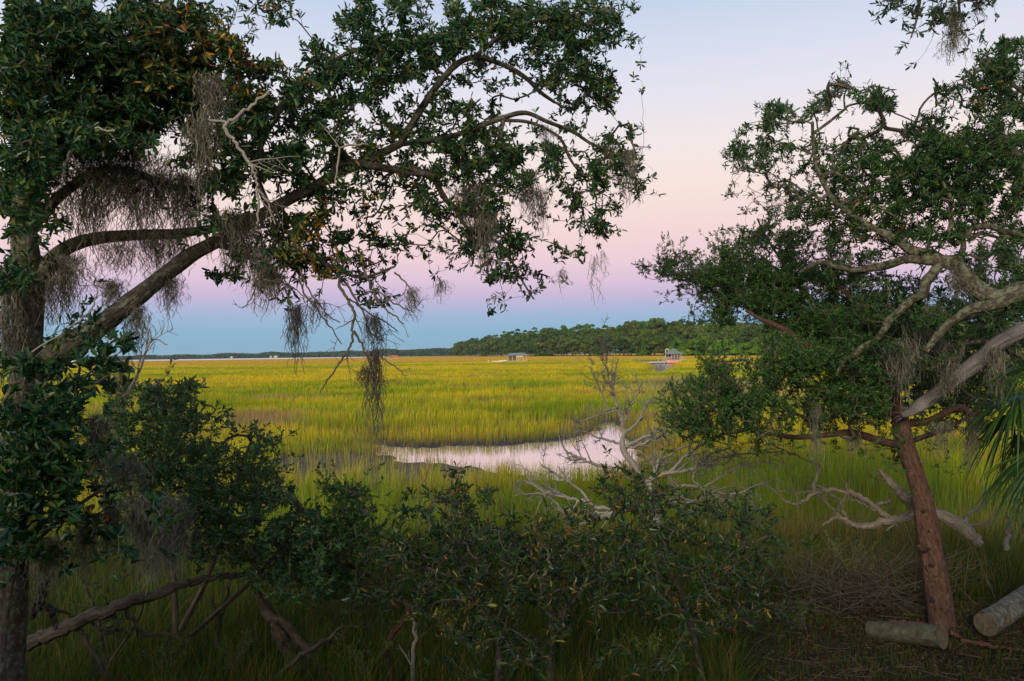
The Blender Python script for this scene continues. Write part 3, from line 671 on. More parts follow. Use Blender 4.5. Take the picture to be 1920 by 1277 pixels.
# ------------------------------------------------------------------ shrubs
def shrub(name, label, cat, rows, depthf, base, k, dsp, leafL, leafW, cols, wts, spots, trunks, barkmat=M_OAK, up=.5, spread=(20, 75), leafmat=M_LEAF, kleaf=8, rough=.1, step=.08, cl=3, group=None, tier=1.4):
    root = thing(name, label, cat, base, group); T = Tree()
    for pts in trunks:
        p, r = limb_pts(pts, 5); q = Buf(); tube(q, p, r, 8, .12, int(pts[0][0]), furrow=.06); q.obj('stem', barkmat, root, True); T.skel(p, r)
    tips, a = grid_tips(rows, depthf, k, dsp, cl=cl, sig=12, tier=tier, tsc=.45); g = height(tips[:, 0], tips[:, 1]); tips = tips[tips[:, 2] > g + .04]
    T.grow(tips, step, .14, .0); tw = Buf(); T.twigs(tw, .0015, 2.4, .016); tw.obj('twig', M_TWIG, root)
    cr = Buf(); rosettes(cr, T, kleaf, leafL, leafW, hot(cols, wts, spots), up, spread, .08, 0, .0)
    cr.obj('foliage', leafmat, root)
    print(name, len(tips)); return root, T
B1 = {16:(2,'3565'), 17:(0,'578741'), 18:(0,'67863'), 19:(0,'88842'), 20:(0,'88853'), 21:(0,'8886432'), 22:(0,'9987532'), 23:(0,'99974323'), 24:(0,'98863323'), 25:(0,'864323324'), 26:(0,'4311...13')}
B1[17] = (0, '578752'); B1[15] = (3, '232')
shrub('young_oak', 'broad leaved young oak growing against the foot of the left oak trunk', 'young tree', B1, lambda x, y: 4.75 + .1 * np.sin(x / 60), (*P(60, 1400, 4.9)[:2], .95), 30, .5, .072, .03,
      GREENS, (3, 4, 1, 4, .6), [(P(235, 960, 4.7), .10, .9), (P(200, 1010, 4.7), .09, .9), (P(205, 870, 4.7), .1, .5)],
      [[(0,1420,4.75,14),(6,1200,4.75,12),(30,1050,4.8,11),(90,900,4.85,9),(130,790,4.8,7),(150,690,4.8,5)], [(30,1050,4.8,8),(130,960,4.8,7),(220,900,4.8,6),(260,880,4.8,4)], [(90,900,4.85,7),(60,840,4.8,6),(30,760,4.8,4)], [(10,1150,4.77,7),(20,1030,4.8,6),(10,930,4.8,4)]])
B2 = {17:(6,'.13'), 18:(5,'57884'), 19:(5,'8788641'), 20:(4,'6888874552'), 21:(4,'68888876621'), 22:(5,'888888884'), 23:(5,'7778888862'), 24:(6,'677888887'), 25:(8,'57888873'), 26:(8,'.34577873'[:8]), 27:(10,'123562')}
shrub('bayberry_shrub', 'dense small leaved evergreen shrub mounded right of the left oak', 'shrub', B2, lambda x, y: 7.4 - np.clip((y - 850) / 250, 0, 1) * .8, (*P(330, 1180, 7.3)[:2], .45), 44, .95, .055, .019,
      [(.032, .09, .028), (.05, .115, .028), (.085, .135, .026), (.026, .08, .042)], (3, 4, 2, 3), [(P(450, 930, 7), .3, .15)],
      [[(330,1190,7.3,12),(325,1080,7.3,10),(310,960,7.3,8),(290,850,7.4,6),(300,760,7.4,4)], [(340,1180,7.2,12),(390,1080,7.2,10),(430,960,7.2,8),(450,880,7.3,6),(470,830,7.3,4)], [(360,1190,7,10),(470,1090,6.8,9),(540,1010,6.7,7),(560,950,6.7,5)], [(325,1080,7.3,8),(260,960,7.3,6),(210,850,7.3,4)]], leafmat=M_GLOSS, barkmat=M_DARKDEAD)
B3 = {27:(1,'.22322'), 28:(1,'.333332'), 26:(3,'2222'), 29:(4,'2332'), 30:(4,'11')}
shrub('low_bush', 'low sparse bush between the left trunk and the fallen branch', 'shrub', B3, lambda x, y: 6.6, (*P(200, 1230, 6.6)[:2], .5), 16, .5, .05, .018, [(.028, .065, .022), (.045, .085, .022)], (1, 1), [], [[(200,1250,6.6,7),(180,1150,6.6,6),(150,1080,6.6,4)], [(200,1250,6.6,6),(260,1160,6.6,5),(270,1110,6.6,3)]])
CS = {21:(28,'23'), 22:(20,'25....'+'..676'), 23:(19,'4676.31338875532'[:15]), 24:(17,'257887667766788877642'), 25:(17,'578888888888888888764'), 26:(17,'578888888888888877531'),
      27:(16,'35677788888888877764'), 28:(18,'35777767764456777641'), 29:(19, '24666665432336654'), 30:(20,'3544664344554'), 31:(19,'12443332233431')}
CS[23] = (19, '46761131388876553')
def dC(x, y): return 6.4 - np.clip((y - 900) / 350, 0, 1) * .9
sp = [(P(x, y, 6), .2, .3) for x, y in ((800,1010),(960,1100),(1150,1000),(1290,1040),(1330,1170),(890,1150),(1090,1010),(1010,1190),(1400,1080),(1040,1010))] + [(P(835, 1160, 5.8), .12, .6), (P(1320, 1150, 5.6), .25, .15), (P(1000, 1060, 6), 1.3, .05)]
shrub('red_bay_shrub', 'wide leathery leaved shrub with scattered orange leaves across the centre foreground', 'shrub', CS, dC, (*P(1040, 1330, 6.2)[:2], .55), 18, .9, .064, .019,
      [(.015, .044, .012), (.026, .058, .012), (.048, .075, .011), (.012, .040, .018), (.10, .10, .02), (.09, .045, .02)], (3, 4, 2.2, 2.5, .8, .5), sp,
      [[(1030,1340,6.0,16),(1030,1250,6.0,14),(1035,1180,6.0,12),(1020,1100,6.0,10),(980,1030,6.1,8),(930,990,6.2,5)], [(1330,1350,6.0,14),(1310,1240,6.0,12),(1290,1150,6.0,10),(1250,1060,6.1,8),(1200,960,6.2,6),(1190,890,6.3,4)],
       [(1035,1180,6.0,9),(1090,1110,6.0,8),(1150,1060,6.1,7),(1180,1000,6.2,5)], [(925,1340,6.0,14),(935,1250,6.0,13),(930,1190,6.0,12),(880,1100,6.0,8),(850,1000,6.2,6),(860,920,6.3,4)], [(1290,1150,6.0,8),(1340,1090,6.0,7),(1390,1030,6.1,4)], [(880,1100,6.0,7),(790,1060,6.0,6),(720,1040,6.0,4)]], leafmat=M_GLOSS, tier=2.1)

# feathery cedar foliage
def cedar_sprays(buf, tr, k, L, colf, up=.6, wd=.2):
    tp = tr.P[tr.tip]; n = len(tp); D = nrm(tr.D[tr.tip] + np.array([0, 0, up]) + rng.normal(size=(n, 3)) * .3)
    b = np.repeat(tp, k, 0); DD = np.repeat(D, k, 0); m = n * k; t = rng.uniform(-.9, 1, m)
    off = DD * (t * L)[:, None]; rp = rvec(m); rp = nrm(rp - (rp * DD).sum(1, keepdims=True) * DD)
    ld = nrm(DD * .8 + rp * (.9 - .5 * t)[:, None]); s = rng.uniform(.6, 1.2, m)
    leaves(buf, b + off, ld, rvec(m), L * .55 * s, L * wd * s, colf(b), .05, .05)
CED = [(.018, .068, .012), (.034, .088, .012), (.066, .118, .012), (.014, .055, .016)]
def cedar(name, label, rows, depthf, base, k, dsp, trunks, tmat, L=.05, kk=16, extra=(), cl=3, wts=(3, 4, 2, 3), up=.6):
    root = thing(name, label, 'tree', base); T = Tree()
    for i, pts in enumerate(trunks):
        p, r = limb_pts(pts, 6); q = Buf(); tube(q, p, r, 14 if i == 0 else 8, .10, int(pts[0][0]), furrow=.07); q.obj('trunk' if i == 0 else 'limb', tmat, root, True); T.skel(p, r)
    tips, a = grid_tips(rows, depthf, k, dsp, cl=cl, sig=12, tier=1.2, tsc=.6)
    T.grow(tips, .10, .16, .02); tw = Buf(); T.twigs(tw, .0020, 2.4, .022); tw.obj('twig', M_TWIG, root)
    cr = Buf(); cedar_sprays(cr, T, kk, L, lambda p: palette(len(p), CED, wts), up); cr.obj('crown', M_CEDARF, root)
    print(name, len(tips)); return root, T
D1 = {22:(15,'332'), 23:(15,'5641'), 24:(14,'467631'), 25:(13,'26775'), 26:(13,'36764'), 27:(13,'45665'), 28:(14,'3442'), 29:(14,'122')}
cedar('young_cedar', 'feathery young cedar with thin reddish stem left of the central shrub', D1, lambda x, y: 6.9, (*P(745, 1290, 6.6)[:2], .5), 52, .6,
      [[(750,1310,6.6,12),(725,1240,6.6,12),(735,1190,6.6,11),(765,1150,6.6,10),(745,1110,6.7,8),(700,1085,6.8,7),(655,1060,6.9,5)],
       [(765,1150,6.6,7),(790,1120,6.6,5),(800,1090,6.6,3)], [(750,1140,6.6,7),(690,1110,6.7,6),(640,1120,6.8,5),(560,1085,6.9,3)], [(745,1110,6.7,6),(720,1040,6.8,5),(690,960,6.9,4),(640,910,6.9,3)], [(700,1085,6.8,6),(620,1030,6.9,5),(580,970,6.9,3)]], M_CEDAR, .05, 22)

# ------------------------------------------------------------------ right side: red cedar with the reddish trunk
G1 = {15:(38,'56'), 16:(33,'3.257777655555'), 17:(33,'7567777665554'), 18:(31,'46677557776542'), 19:(31,'67687656666532'), 20:(31,'3543433233343'), 21:(38,'..23.12'), 22:(40,'.11')}
cedar('red_cedar', 'cedar with bare reddish trunk standing behind the pale log at right', G1, lambda x, y: 8.4 + .0006 * (1700 - x), (*on_plane(1768, 1186, .5)[:2], .5), 66, 1.0,
      [[(1770,1200,8.45,64),(1768,1180,8.45,51),(1765,1155,8.45,46),(1757,1100,8.45,45),(1745,1030,8.45,41),(1735,965,8.45,38),(1720,900,8.45,33),(1703,850,8.45,30),(1692,805,8.45,29),(1686,772,8.5,26)],
       [(1692,815,8.5,24),(1680,745,8.6,20),(1660,695,8.7,17),(1646,640,8.8,15),(1635,590,8.9,13),(1603,563,9.0,12),(1570,535,9.1,8)],
       [(1695,835,8.45,16),(1660,830,8.4,15),(1622,818,8.35,14),(1590,811,8.3,13),(1540,817,8.3,10),(1490,820,8.3,9),(1430,812,8.2,6),(1380,806,8.2,4)],
       [(1646,690,8.8,9),(1580,670,8.9,10),(1520,652,9.0,12),(1490,630,9.0,11),(1460,612,9.0,9),(1425,598,9.1,7),(1398,582,9.2,5)],
       [(1700,830,8.45,10),(1745,815,8.5,10),(1790,795,8.5,8),(1830,775,8.6,6)],
       [(1705,795,8.45,14),(1740,790,8.4,14),(1770,776,8.3,13),(1800,763,8.2,12),(1822,776,8.1,12),(1862,776,8.0,9)],
       [(1686,780,8.5,12),(1640,770,8.4,9),(1590,765,8.4,9),(1540,790,8.4,7),(1470,768,8.3,7),(1400,745,8.3,6),(1350,700,8.3,4)],
       [(1600,700,8.6,8),(1540,680,8.5,6),(1480,700,8.4,5),(1400,770,8.3,5),(1320,770,8.2,4)]], M_CEDAR, .058, 22)
CEDROOT = [o for o in bpy.data.objects if o.name.startswith('red_cedar')][0]
for kx, ky, kw in ((1748, 1061, 3.4), (1761, 1071, 3.2), (1755, 1081, 3.0), (1742, 1030, 2.6), (1733, 959, 3.2), (1741, 996, 2.6), (1750, 1126, 3.2), (1772, 1105, 2.4)):
    q = Buf(); c0 = P(kx, ky, 8.45 - .108); tube(q, np.array([c0 + _f * .03, c0 - _f * .006, c0 - _f * .010]), np.array([1.25, 1.0, .5]) * kw * 8.4 / F, 9, .25, int(ky)); q.obj('knot_hole', M_DARKW0, CEDROOT, True)
q = Buf(); p_, r_ = limb_pts([(1738, 1032, 8.40, 11), (1728, 1030, 8.34, 9), (1723, 1023, 8.32, 6)], 4); tube(q, p_, r_, 8, .25, 3); q.obj('branch_stub', M_CEDAR, CEDROOT, True)
G2 = {9:(35,'12'), 10:(33,'2344'), 11:(31,'32466653'), 12:(30,'36678877555'), 13:(31,'467888776555'), 14:(32,'3678888876655'), 15:(35,'1588877655')}
cedar('background_cedar', 'feathery cedar crown reaching furthest left into the sky behind the right oak', G2, lambda x, y: 10.5, (*P(1750, 1000, 11)[:2], .2), 52, 1.2,
      [[(1750,1000,11,16),(1722,900,11,15),(1675,770,11,13),(1600,660,10.9,12),(1550,590,10.8,10),(1500,540,10.7,8),(1450,500,10.6,5)],
       [(1550,590,10.8,8),(1460,570,10.6,6),(1380,545,10.5,5),(1300,525,10.5,4),(1250,505,10.5,3)], [(1600,660,10.9,8),(1640,560,10.9,7),(1700,540,10.9,4)], [(1500,540,10.7,6),(1440,450,10.5,4),(1420,410,10.5,3)]], M_CEDARG, .062, 20)
# right live oak
E1 = {2:(46,'57'), 3:(39,'3.....588'), 4:(38,'5367..5577'), 5:(35,'27532.12443566'[:14]), 6:(34,'45424256578888'), 7:(34,'65535677788888'), 8:(34,'32555666788878'), 9:(36,'366677777767'),
      10:(37,'45667666545'+''), 11:(38,'4544443344'), 12:(39,'5433333356'), 13:(39,'4444333366'), 14:(38,'4566655445'), 15:(39,'456666544'), 16:(40,'34555443'), 17:(41,'2334433'), 18:(42,'122122')}
def dE(x, y): return 8.3 - 1.4 * np.clip((x - 1400) / 520, 0, 1)
def right_oak():
    root = thing('oak_tree', 'live oak entering from the right edge with crooked lichen covered limbs', 'tree', (*P(2080, 1300, 6.6)[:2], .55)); T = Tree()
    def lb(pts, name='limb', sides=10, mat=M_LICHEN):
        pts = [(a_, b_, c_, d_ * (.84 if name == 'limb' else 1)) for a_, b_, c_, d_ in pts]
        p, r = limb_pts(pts, 7); q = Buf(); tube(q, p, r, sides, .16, int(pts[0][1]), furrow=.07); q.obj(name, mat, root, True); T.skel(p, r)
    lb([(2100,1350,6.6,120),(2085,1100,6.6,100),(2070,850,6.6,88),(2075,680,6.6,80),(2060,560,6.6,66),(2075,430,6.7,50),(2060,300,6.8,40),(2020,180,6.8,30)], 'trunk', 16)
    lb([(2065,560,6.6,52),(1990,532,6.7,46),(1935,540,6.8,42),(1895,552,6.85,38),(1862,556,6.9,36),(1830,540,7.0,36),(1808,515,7.0,34),(1790,496,7.1,34),(1765,490,7.1,28),(1735,487,7.15,22),(1700,486,7.2,19),(1672,494,7.3,20),(1640,502,7.4,17),(1600,506,7.5,13),(1560,498,7.6,12),(1535,493,7.6,11),(1500,510,7.7,6)])
    lb([(1775,490,7.1,24),(1745,478,7.15,24),(1712,470,7.2,22),(1690,456,7.25,20),(1660,440,7.3,17),(1640,428,7.4,14),(1600,405,7.5,12),(1562,372,7.7,12),(1543,340,7.8,11),(1528,300,7.9,10),(1524,250,8.0,8),(1523,228,8.0,7)])
    lb([(1524,250,8.0,7),(1550,232,8.0,6.5),(1580,208,8.0,6),(1592,198,8.0,5),(1625,190,8.0,4),(1650,185,8,3)]); lb([(1584,205,8.0,4),(1583,180,8,4),(1590,165,8,3)]); lb([(1523,232,8.0,4),(1500,225,8,4),(1480,232,8,3),(1450,228,8,3)]); lb([(1528,290,7.9,5),(1500,280,8,5),(1470,268,8,4),(1440,280,8,3)])
    lb([(1935,540,6.8,26),(1895,560,6.8,28),(1860,571,6.85,26),(1820,580,6.9,24),(1795,596,6.95,20),(1775,610,7.0,20),(1752,636,7.0,17),(1735,660,7.0,12)])
    lb([(1778,492,7.1,22),(1762,496,7.1,22),(1750,512,7.1,22),(1735,528,7.1,22),(1731,550,7.1,20),(1712,560,7.15,18),(1690,580,7.2,17),(1668,600,7.25,17),(1655,622,7.3,14),(1640,640,7.4,13),(1620,648,7.5,13),(1605,662,7.5,13),(1580,682,7.6,9),(1568,705,7.6,6)])
    lb([(1797,498,7.1,15),(1802,478,7.1,13),(1806,462,7.1,12),(1804,440,7.1,11),(1795,456,7.1,9)]); lb([(1798,457,7.1,12),(1782,452,7.1,11),(1779,440,7.1,12),(1784,418,7.1,12),(1780,400,7.1,11),(1782,370,7.1,8),(1760,330,7.2,6)])
    lb([(2060,420,6.8,24),(1960,440,6.9,18),(1890,435,7.0,14),(1850,424,7.0,12),(1822,430,7.1,12),(1815,442,7.1,10),(1822,447,7.1,10),(1838,438,7.1,9),(1870,445,7.1,6)])
    lb([(2060,330,6.8,20),(1960,300,6.9,15),(1890,290,7,12),(1830,300,7.1,10),(1770,295,7.2,8)]); lb([(2040,250,6.8,16),(1960,200,6.9,12),(1900,160,6.9,8),(1860,130,7,5)])
    lb([(2070,700,6.7,24),(1960,690,7.2,14),(1900,660,7.4,12),(1850,640,7.5,10),(1800,650,7.5,9),(1750,690,7.6,8),(1700,680,7.7,5)])
    tips, a = grid_tips(E1, lambda x, y: dE(x, y) + .75, 24, 1.15, sig=12, tier=1.4, tsc=.6, boost=lambda x, y: 2.0 if y > 400 else 1.8); T.grow(tips, .10, .15, .03); tw = Buf(); T.twigs(tw, .0018, 2.4, .022); tw.obj('twig', M_TWIG, root)
    cr = Buf(); rosettes(cr, T, 9, .064, .0165, hot([(.017, .060, .014), (.030, .080, .013), (.058, .105, .012), (.013, .054, .023)], (3, 4, 2, 3), [(P(1830, 210, 6.9), .15, .3), (P(1590, 420, 7.6), .3, .1)]), .45, (18, 70), .10); cr.obj('crown', M_LEAF, root)
    print('right oak', len(tips)); return root
ROAK = right_oak()
# overhanging branch at the top right corner
F1 = {0:(41,'567642'), 1:(41,'345543'), 2:(42,'2.221'), -1:(41,'567777665'), -2:(42,'5666665')}
shrub('overhanging_branch', 'oak branch hanging into the top right corner of the sky', 'branch', F1, lambda x, y: 6.3, P(1760, -260, 6.2), 16, .45, .062, .018, [(.02, .05, .026), (.034, .07, .03)], (1, 1), [],
      [[(1760,-260,6.2,16),(1750,-120,6.2,12),(1730,-40,6.2,9),(1720,30,6.3,5),(1708,70,6.3,3)], [(1750,-120,6.2,9),(1790,-40,6.2,7),(1800,30,6.3,4)], [(1730,-40,6.2,7),(1680,0,6.3,4)]], M_OAK, .1, (18, 65))
# dark trees further back that close the right edge
H1 = {11:(46,'46'), 12:(45,'567'), 13:(44,'4778'), 14:(42,'445777'), 15:(41,'5677788'), 16:(39,'445677777'), 17:(39,'456788888'), 18:(39,'455666777'), 19:(41,'3446665'), 20:(46,'32')}
shrub('background_oak', 'shaded oak closing the right edge behind the lichened limbs', 'tree', H1, lambda x, y: 12.0, (*P(1960, 980, 12)[:2], .1), 22, 1.8, .075, .028, [(.024, .055, .02), (.04, .08, .02), (.07, .10, .02)], (3, 3, 1.5), [],
      [[(1975,1010,12,34),(1965,860,12,30),(1950,720,12,26),(1930,600,12,18),(1900,520,12,12)], [(1965,800,12,16),(1880,740,12,12),(1800,700,12,9),(1720,690,12,5)], [(1950,700,12,14),(1860,640,12,10),(1760,610,12,6)]])
# dead grey trunk leaning down on the cedar
def leaning():
    root = thing('leaning_dead_tree', 'smooth grey weathered dead trunk slanting down from the right edge onto the cedar', 'dead trunk', P(1690, 775, 8.2))
    pts = [(1692,778,8.15,12),(1708,772,8.1,18),(1722,762,8.05,26),(1742,748,8.0,29),(1775,722,7.8,33),(1808,698,7.6,35),(1845,671,7.4,36),(1868,648,7.25,35),(1895,632,7.1,33),(1925,617,6.95,33),(1990,588,6.7,34),(2080,560,6.4,36)]
    p, r = limb_pts(pts, 7); r = r * .86; q = Buf(); tube(q, p, r, 20, .09, 5, furrow=.06)
    root2 = q.obj('log', M_DEAD, root, True)
    s = Buf(); rr = np.random.default_rng(3)
    for k in range(9):
        a = P(1722 + rr.uniform(-6, 14), 764 + rr.uniform(-8, 10), 8.15); b = P(1682 + rr.uniform(-10, 16), 768 + rr.uniform(-8, 26), 8.2); tube(s, catmull([a, (a + b) / 2 + rr.normal(size=3) * .01, b], 4), np.linspace(.022, .003, 9), 5, .2, k)
    s.obj('splinter', M_DEAD, root, True)
    s = Buf(); p, r = limb_pts([(1872,655,7.25,12),(1868,640,7.2,9),(1874,634,7.2,6)], 4); tube(s, p, r, 8, .2, 4); s.obj('knot', M_DEAD, root, True)
leaning()

# palm at right edge
def palm():
    root = thing('cabbage_palm', 'dark green fan palm with drooping fronds cut off by the right edge', 'palm tree', (*P(1990, 1150, 7.6)[:2], .5))
    q = Buf(); p, r = limb_pts([(1995,1160,7.6,66),(1990,1000,7.6,56),(1985,860,7.6,54),(1980,760,7.6,60)], 5); tube(q, p, r, 14, .12, 9, furrow=.05); q.obj('trunk', M_OAK, root, True)
    c = P(1978, 745, 7.6); rr = np.random.default_rng(8)
    targets = [(1915,742),(1900,775),(1912,815),(1940,690),(1940,850),(2020,680),(2070,760),(2050,850),(1985,830),(2000,880)]
    for i, (tx, ty) in enumerate(targets):
        f = Buf(); hub = P(tx, ty, 7.5 + rr.uniform(-.6, .6)); mid = (c + hub) / 2 + np.array([0, 0, .12]); st = catmull([c, mid, hub], 5)
        tube(f, st, np.linspace(.016, .007, len(st)), 5, .02, i, c=np.array([.07, .10, .03]))
        d = nrm(hub - mid); side = nrm(np.cross(d, [0, 0, 1.])); nn = np.cross(side, d)
        n = 46; an = np.linspace(-R(78), R(78), n) + rr.normal(0, .03, n); L = rr.uniform(.45, .72, n) * np.cos(an * .5); A = hub + 0 * L[:, None]
        dirs = nrm(d[None] * np.cos(an)[:, None] + side[None] * np.sin(an)[:, None] + nn[None] * rr.normal(0, .1, n)[:, None])
        m = 6; t = np.linspace(0, 1, m); pts = A[:, None] + dirs[:, None] * (L[:, None] * t)[..., None]; pts[..., 2] -= (L[:, None] * t ** 2.2) * rr.uniform(.35, .8, n)[:, None]
        wd = .014 * np.array([.6, 1, .95, .7, .4, .08]); ax = np.cross(dirs, nn[None]); ax = nrm(ax)[:, None] * wd[None, :, None]
        v = np.stack([pts - ax, pts + ax], 2).reshape(-1, 3); ii = np.arange(m - 1); ff = np.stack([2 * ii, 2 * ii + 1, 2 * ii + 3, 2 * ii + 2], -1)
        f.add(v, f4=(ff[None] + (np.arange(n) * 2 * m)[:, None, None]).reshape(-1, 4), c=np.repeat(palette(n, [(.035, .085, .018), (.055, .11, .02), (.025, .06, .018)], (1, 1, 1)), 2 * m, 0))
        f.obj('frond', M_PALM, root)
palm()

# ------------------------------------------------------------------ dead wood
def deadthing(name, label, cat, base, mains, mat, **k):
    root = thing(name, label, cat, P(*mains[0][0][:3])); sd = k.pop('seed', 1)
    for i, mn in enumerate(mains):
        q = Buf(); dead_branching(q, [mn], seed=sd + i, **k); q.obj('stem' if i == 0 else 'branch', mat, root, True)
    return root
d = 10.5
root = thing('dead_tree', 'bare grey dead tree standing in front of the pond', 'dead tree', (*P(1230, 985, d)[:2], .2))
q = Buf(); p, r = limb_pts([(1232,990,d,15),(1225,930,d,13),(1203,890,d,13),(1184,866,d,12),(1169,843,d,12),(1166,826,d,10)], 6); tube(q, p, r, 10, .15, 3); q.obj('trunk', M_DRIFT, root, True)
for i, m in enumerate([[(1167,832,d,8),(1169,803,d,7.5),(1165,783,d,7),(1159,766,d,6),(1152,743,d,5),(1143,720,d,4),(1138,694,d,3),(1126,671,d,2)], [(1152,748,d,4),(1147,735,d,3.5),(1152,715,d,3.5),(1154,694,d,3),(1159,672,d,2)],
    [(1167,795,d,5),(1175,780,d,5),(1184,757,d,4),(1198,732,d,3),(1202,711,d,2)], [(1169,815,d,6),(1189,797,d,6),(1201,783,d,5),(1209,766,d,4),(1217,749,d,3)], [(1169,840,d,7),(1201,823,d,6),(1229,812,d,5),(1264,795,d,3)], [(1169,842,d,5),(1205,832,d,5),(1238,818,d,4),(1275,808,d,3)],
    [(1160,832,d,5),(1143,826,d,4.5),(1120,820,d,4),(1103,812,d,3),(1089,809,d,2)], [(1158,770,d,4),(1129,777,d,3.5),(1100,786,d,3),(1072,795,d,2)], [(1150,880,d,7),(1115,870,d,6),(1095,863,d,5),(1072,852,d,4.5),(1060,843,d,3.5),(1046,815,d,2.5)],
    [(1140,765,d,3),(1125,730,d,3),(1113,705,d,2.5),(1107,688,d,2)]]):
    q = Buf(); dead_branching(q, [m], nsub=6, sub_len=.65, lev=2, seed=30 + i, sides=7, kink=.26, up=.6, rmin=.0028); q.obj('branch', M_DRIFT, root, True)
d = 10.0
deadthing('dead_branches', 'tangle of dark bare branches right of the dead tree', 'dead branches', None, [[(1222,960,d,12),(1220,915,d,11),(1224,895,d,10),(1255,886,d,8),(1295,880,d,7),(1312,869,d,6),(1335,852,d,5),(1370,838,d,3)], [(1255,886,d,7),(1281,860,d,6),(1307,840,d,5),(1341,820,d,4.5),(1370,812,d,4),(1444,803,d,3)],
   [(1224,895,d,6),(1232,875,d,5),(1240,860,d,4),(1300,830,d,3)], [(1310,870,d,5),(1300,900,d,4),(1330,920,d,5),(1380,925,d,4),(1430,905,d,2.5)], [(1265,912,d,6),(1300,912,d,6),(1330,925,d,5),(1350,935,d,4)], [(1345,935,d,8),(1320,937,d,7),(1290,942,d,5),(1260,940,d,3)], [(1295,880,d,5),(1360,855,d,4),(1420,850,d,3),(1470,845,d,2)], [(1321,912,d,4),(1360,890,d,3),(1400,870,d,3),(1440,868,d,2)]],
   M_DRIFT, nsub=6, sub_len=.6, lev=2, seed=51, kink=.24, up=.1, rmin=.0026)
d = 8.0
deadthing('dead_branch', 'bleached white spray of branches above the central shrub', 'dead branch', None, [[(1150,955,d,9),(1121,952,d,8),(1100,941,d,7),(1078,936,d,6.5),(1043,929,d,6),(1015,918,d,5),(983,901,d,2.5)], [(1110,946,d,6),(1078,912,d,5),(1066,903,d,4.5),(1037,886,d,4),(1015,872,d,2)], [(1086,937,d,4),(1063,961,d,5),(1043,944,d,4),(1030,930,d,3)],
   [(1175,955,d,10),(1150,962,d,10),(1112,972,d,9),(1088,982,d,7),(1070,970,d,4)], [(1150,962,d,6),(1110,960,d,6),(1065,962,d,5),(1045,955,d,3)], [(1043,929,d,4),(1010,925,d,3),(962,930,d,2)]], M_DRIFT, nsub=5, sub_len=.4, lev=2, seed=60, kink=.22, up=.3, rmin=.0026)
d = 9.6
root = thing('fallen_tree', 'bleached fallen tree with twisted white branches passing behind the cedar trunk', 'fallen tree', (*P(1810, 1000, 9.4)[:2], .3))
def bare(root, name, mains, mat, seed, **k):
    q = Buf(); dead_branching(q, mains, seed=seed, **k); return q.obj(name, mat, root, True)
bare(root, 'trunk', [[(1840,1022,9.3,14),(1815,998,9.4,24),(1785,975,9.5,24),(1750,964,9.6,20),(1720,965,9.6,20),(1690,972,9.6,16),(1650,980,9.6,14),(1610,987,9.6,12),(1590,978,9.6,10),(1570,970,9.6,7),(1542,985,9.6,4)]], M_FALLEN, 3, nsub=1, sub_len=.3, lev=1, sides=10)
for i, m in enumerate([[(1670,975,d,12),(1650,958,d,10),(1625,940,d,10),(1600,925,d,9),(1565,918,d,9),(1535,922,d,8),(1510,938,d,7),(1495,945,d,6),(1475,940,d,5),(1452,920,d,4),(1434,909,d,2)], [(1527,925,d,6),(1527,905,d,6),(1537,880,d,6),(1536,870,d,5),(1510,862,d,3),(1450,835,d,2)],
    [(1590,976,d,6),(1580,955,d,6),(1572,935,d,5),(1560,928,d,4)], [(1640,955,d,7),(1648,945,d,7),(1665,940,d,6),(1668,925,d,4)], [(1527,922,d,4),(1505,922,d,3),(1485,925,d,3),(1455,918,d,2)], [(1640,958,d,5),(1610,940,d,4),(1592,935,d,4),(1585,905,d,3),(1572,895,d,2)], [(1575,968,d,5),(1540,935,d,4),(1528,925,d,3)]]):
    bare(root, 'branch', [m], M_FALLEN, 70 + i, nsub=3, sub_len=.35, lev=1, sides=7, kink=.25, up=.5, rmin=.003)
bare(root, 'branch', [[(1715,950,9.1,20),(1700,935,9.1,19),(1680,915,9.1,16),(1665,900,9.1,13),(1650,885,9.1,8)]], M_FALLEN, 90, nsub=2, sub_len=.3, lev=1, sides=9)
deadthing('dead_sapling', 'short pale dead stem standing alone in grass right of the cedar', 'dead stem', None, [[(1886,1030,8.9,9),(1888,1000,8.9,8),(1892,985,8.9,6),(1889,965,8.9,5)]], M_DRIFT, nsub=1, sub_len=.1, lev=0, seed=4)
deadthing('bare_sapling', 'thin forked bare sapling behind the fallen tree near the palm', 'sapling', None, [[(1808,985,9.9,7),(1820,962,9.9,6),(1838,950,9.9,5),(1845,930,9.9,4),(1850,905,9.9,3)], [(1815,985,9.9,4),(1850,980,9.9,3),(1870,950,9.9,2)]], M_DRIFT, nsub=3, sub_len=.25, lev=1, seed=14)
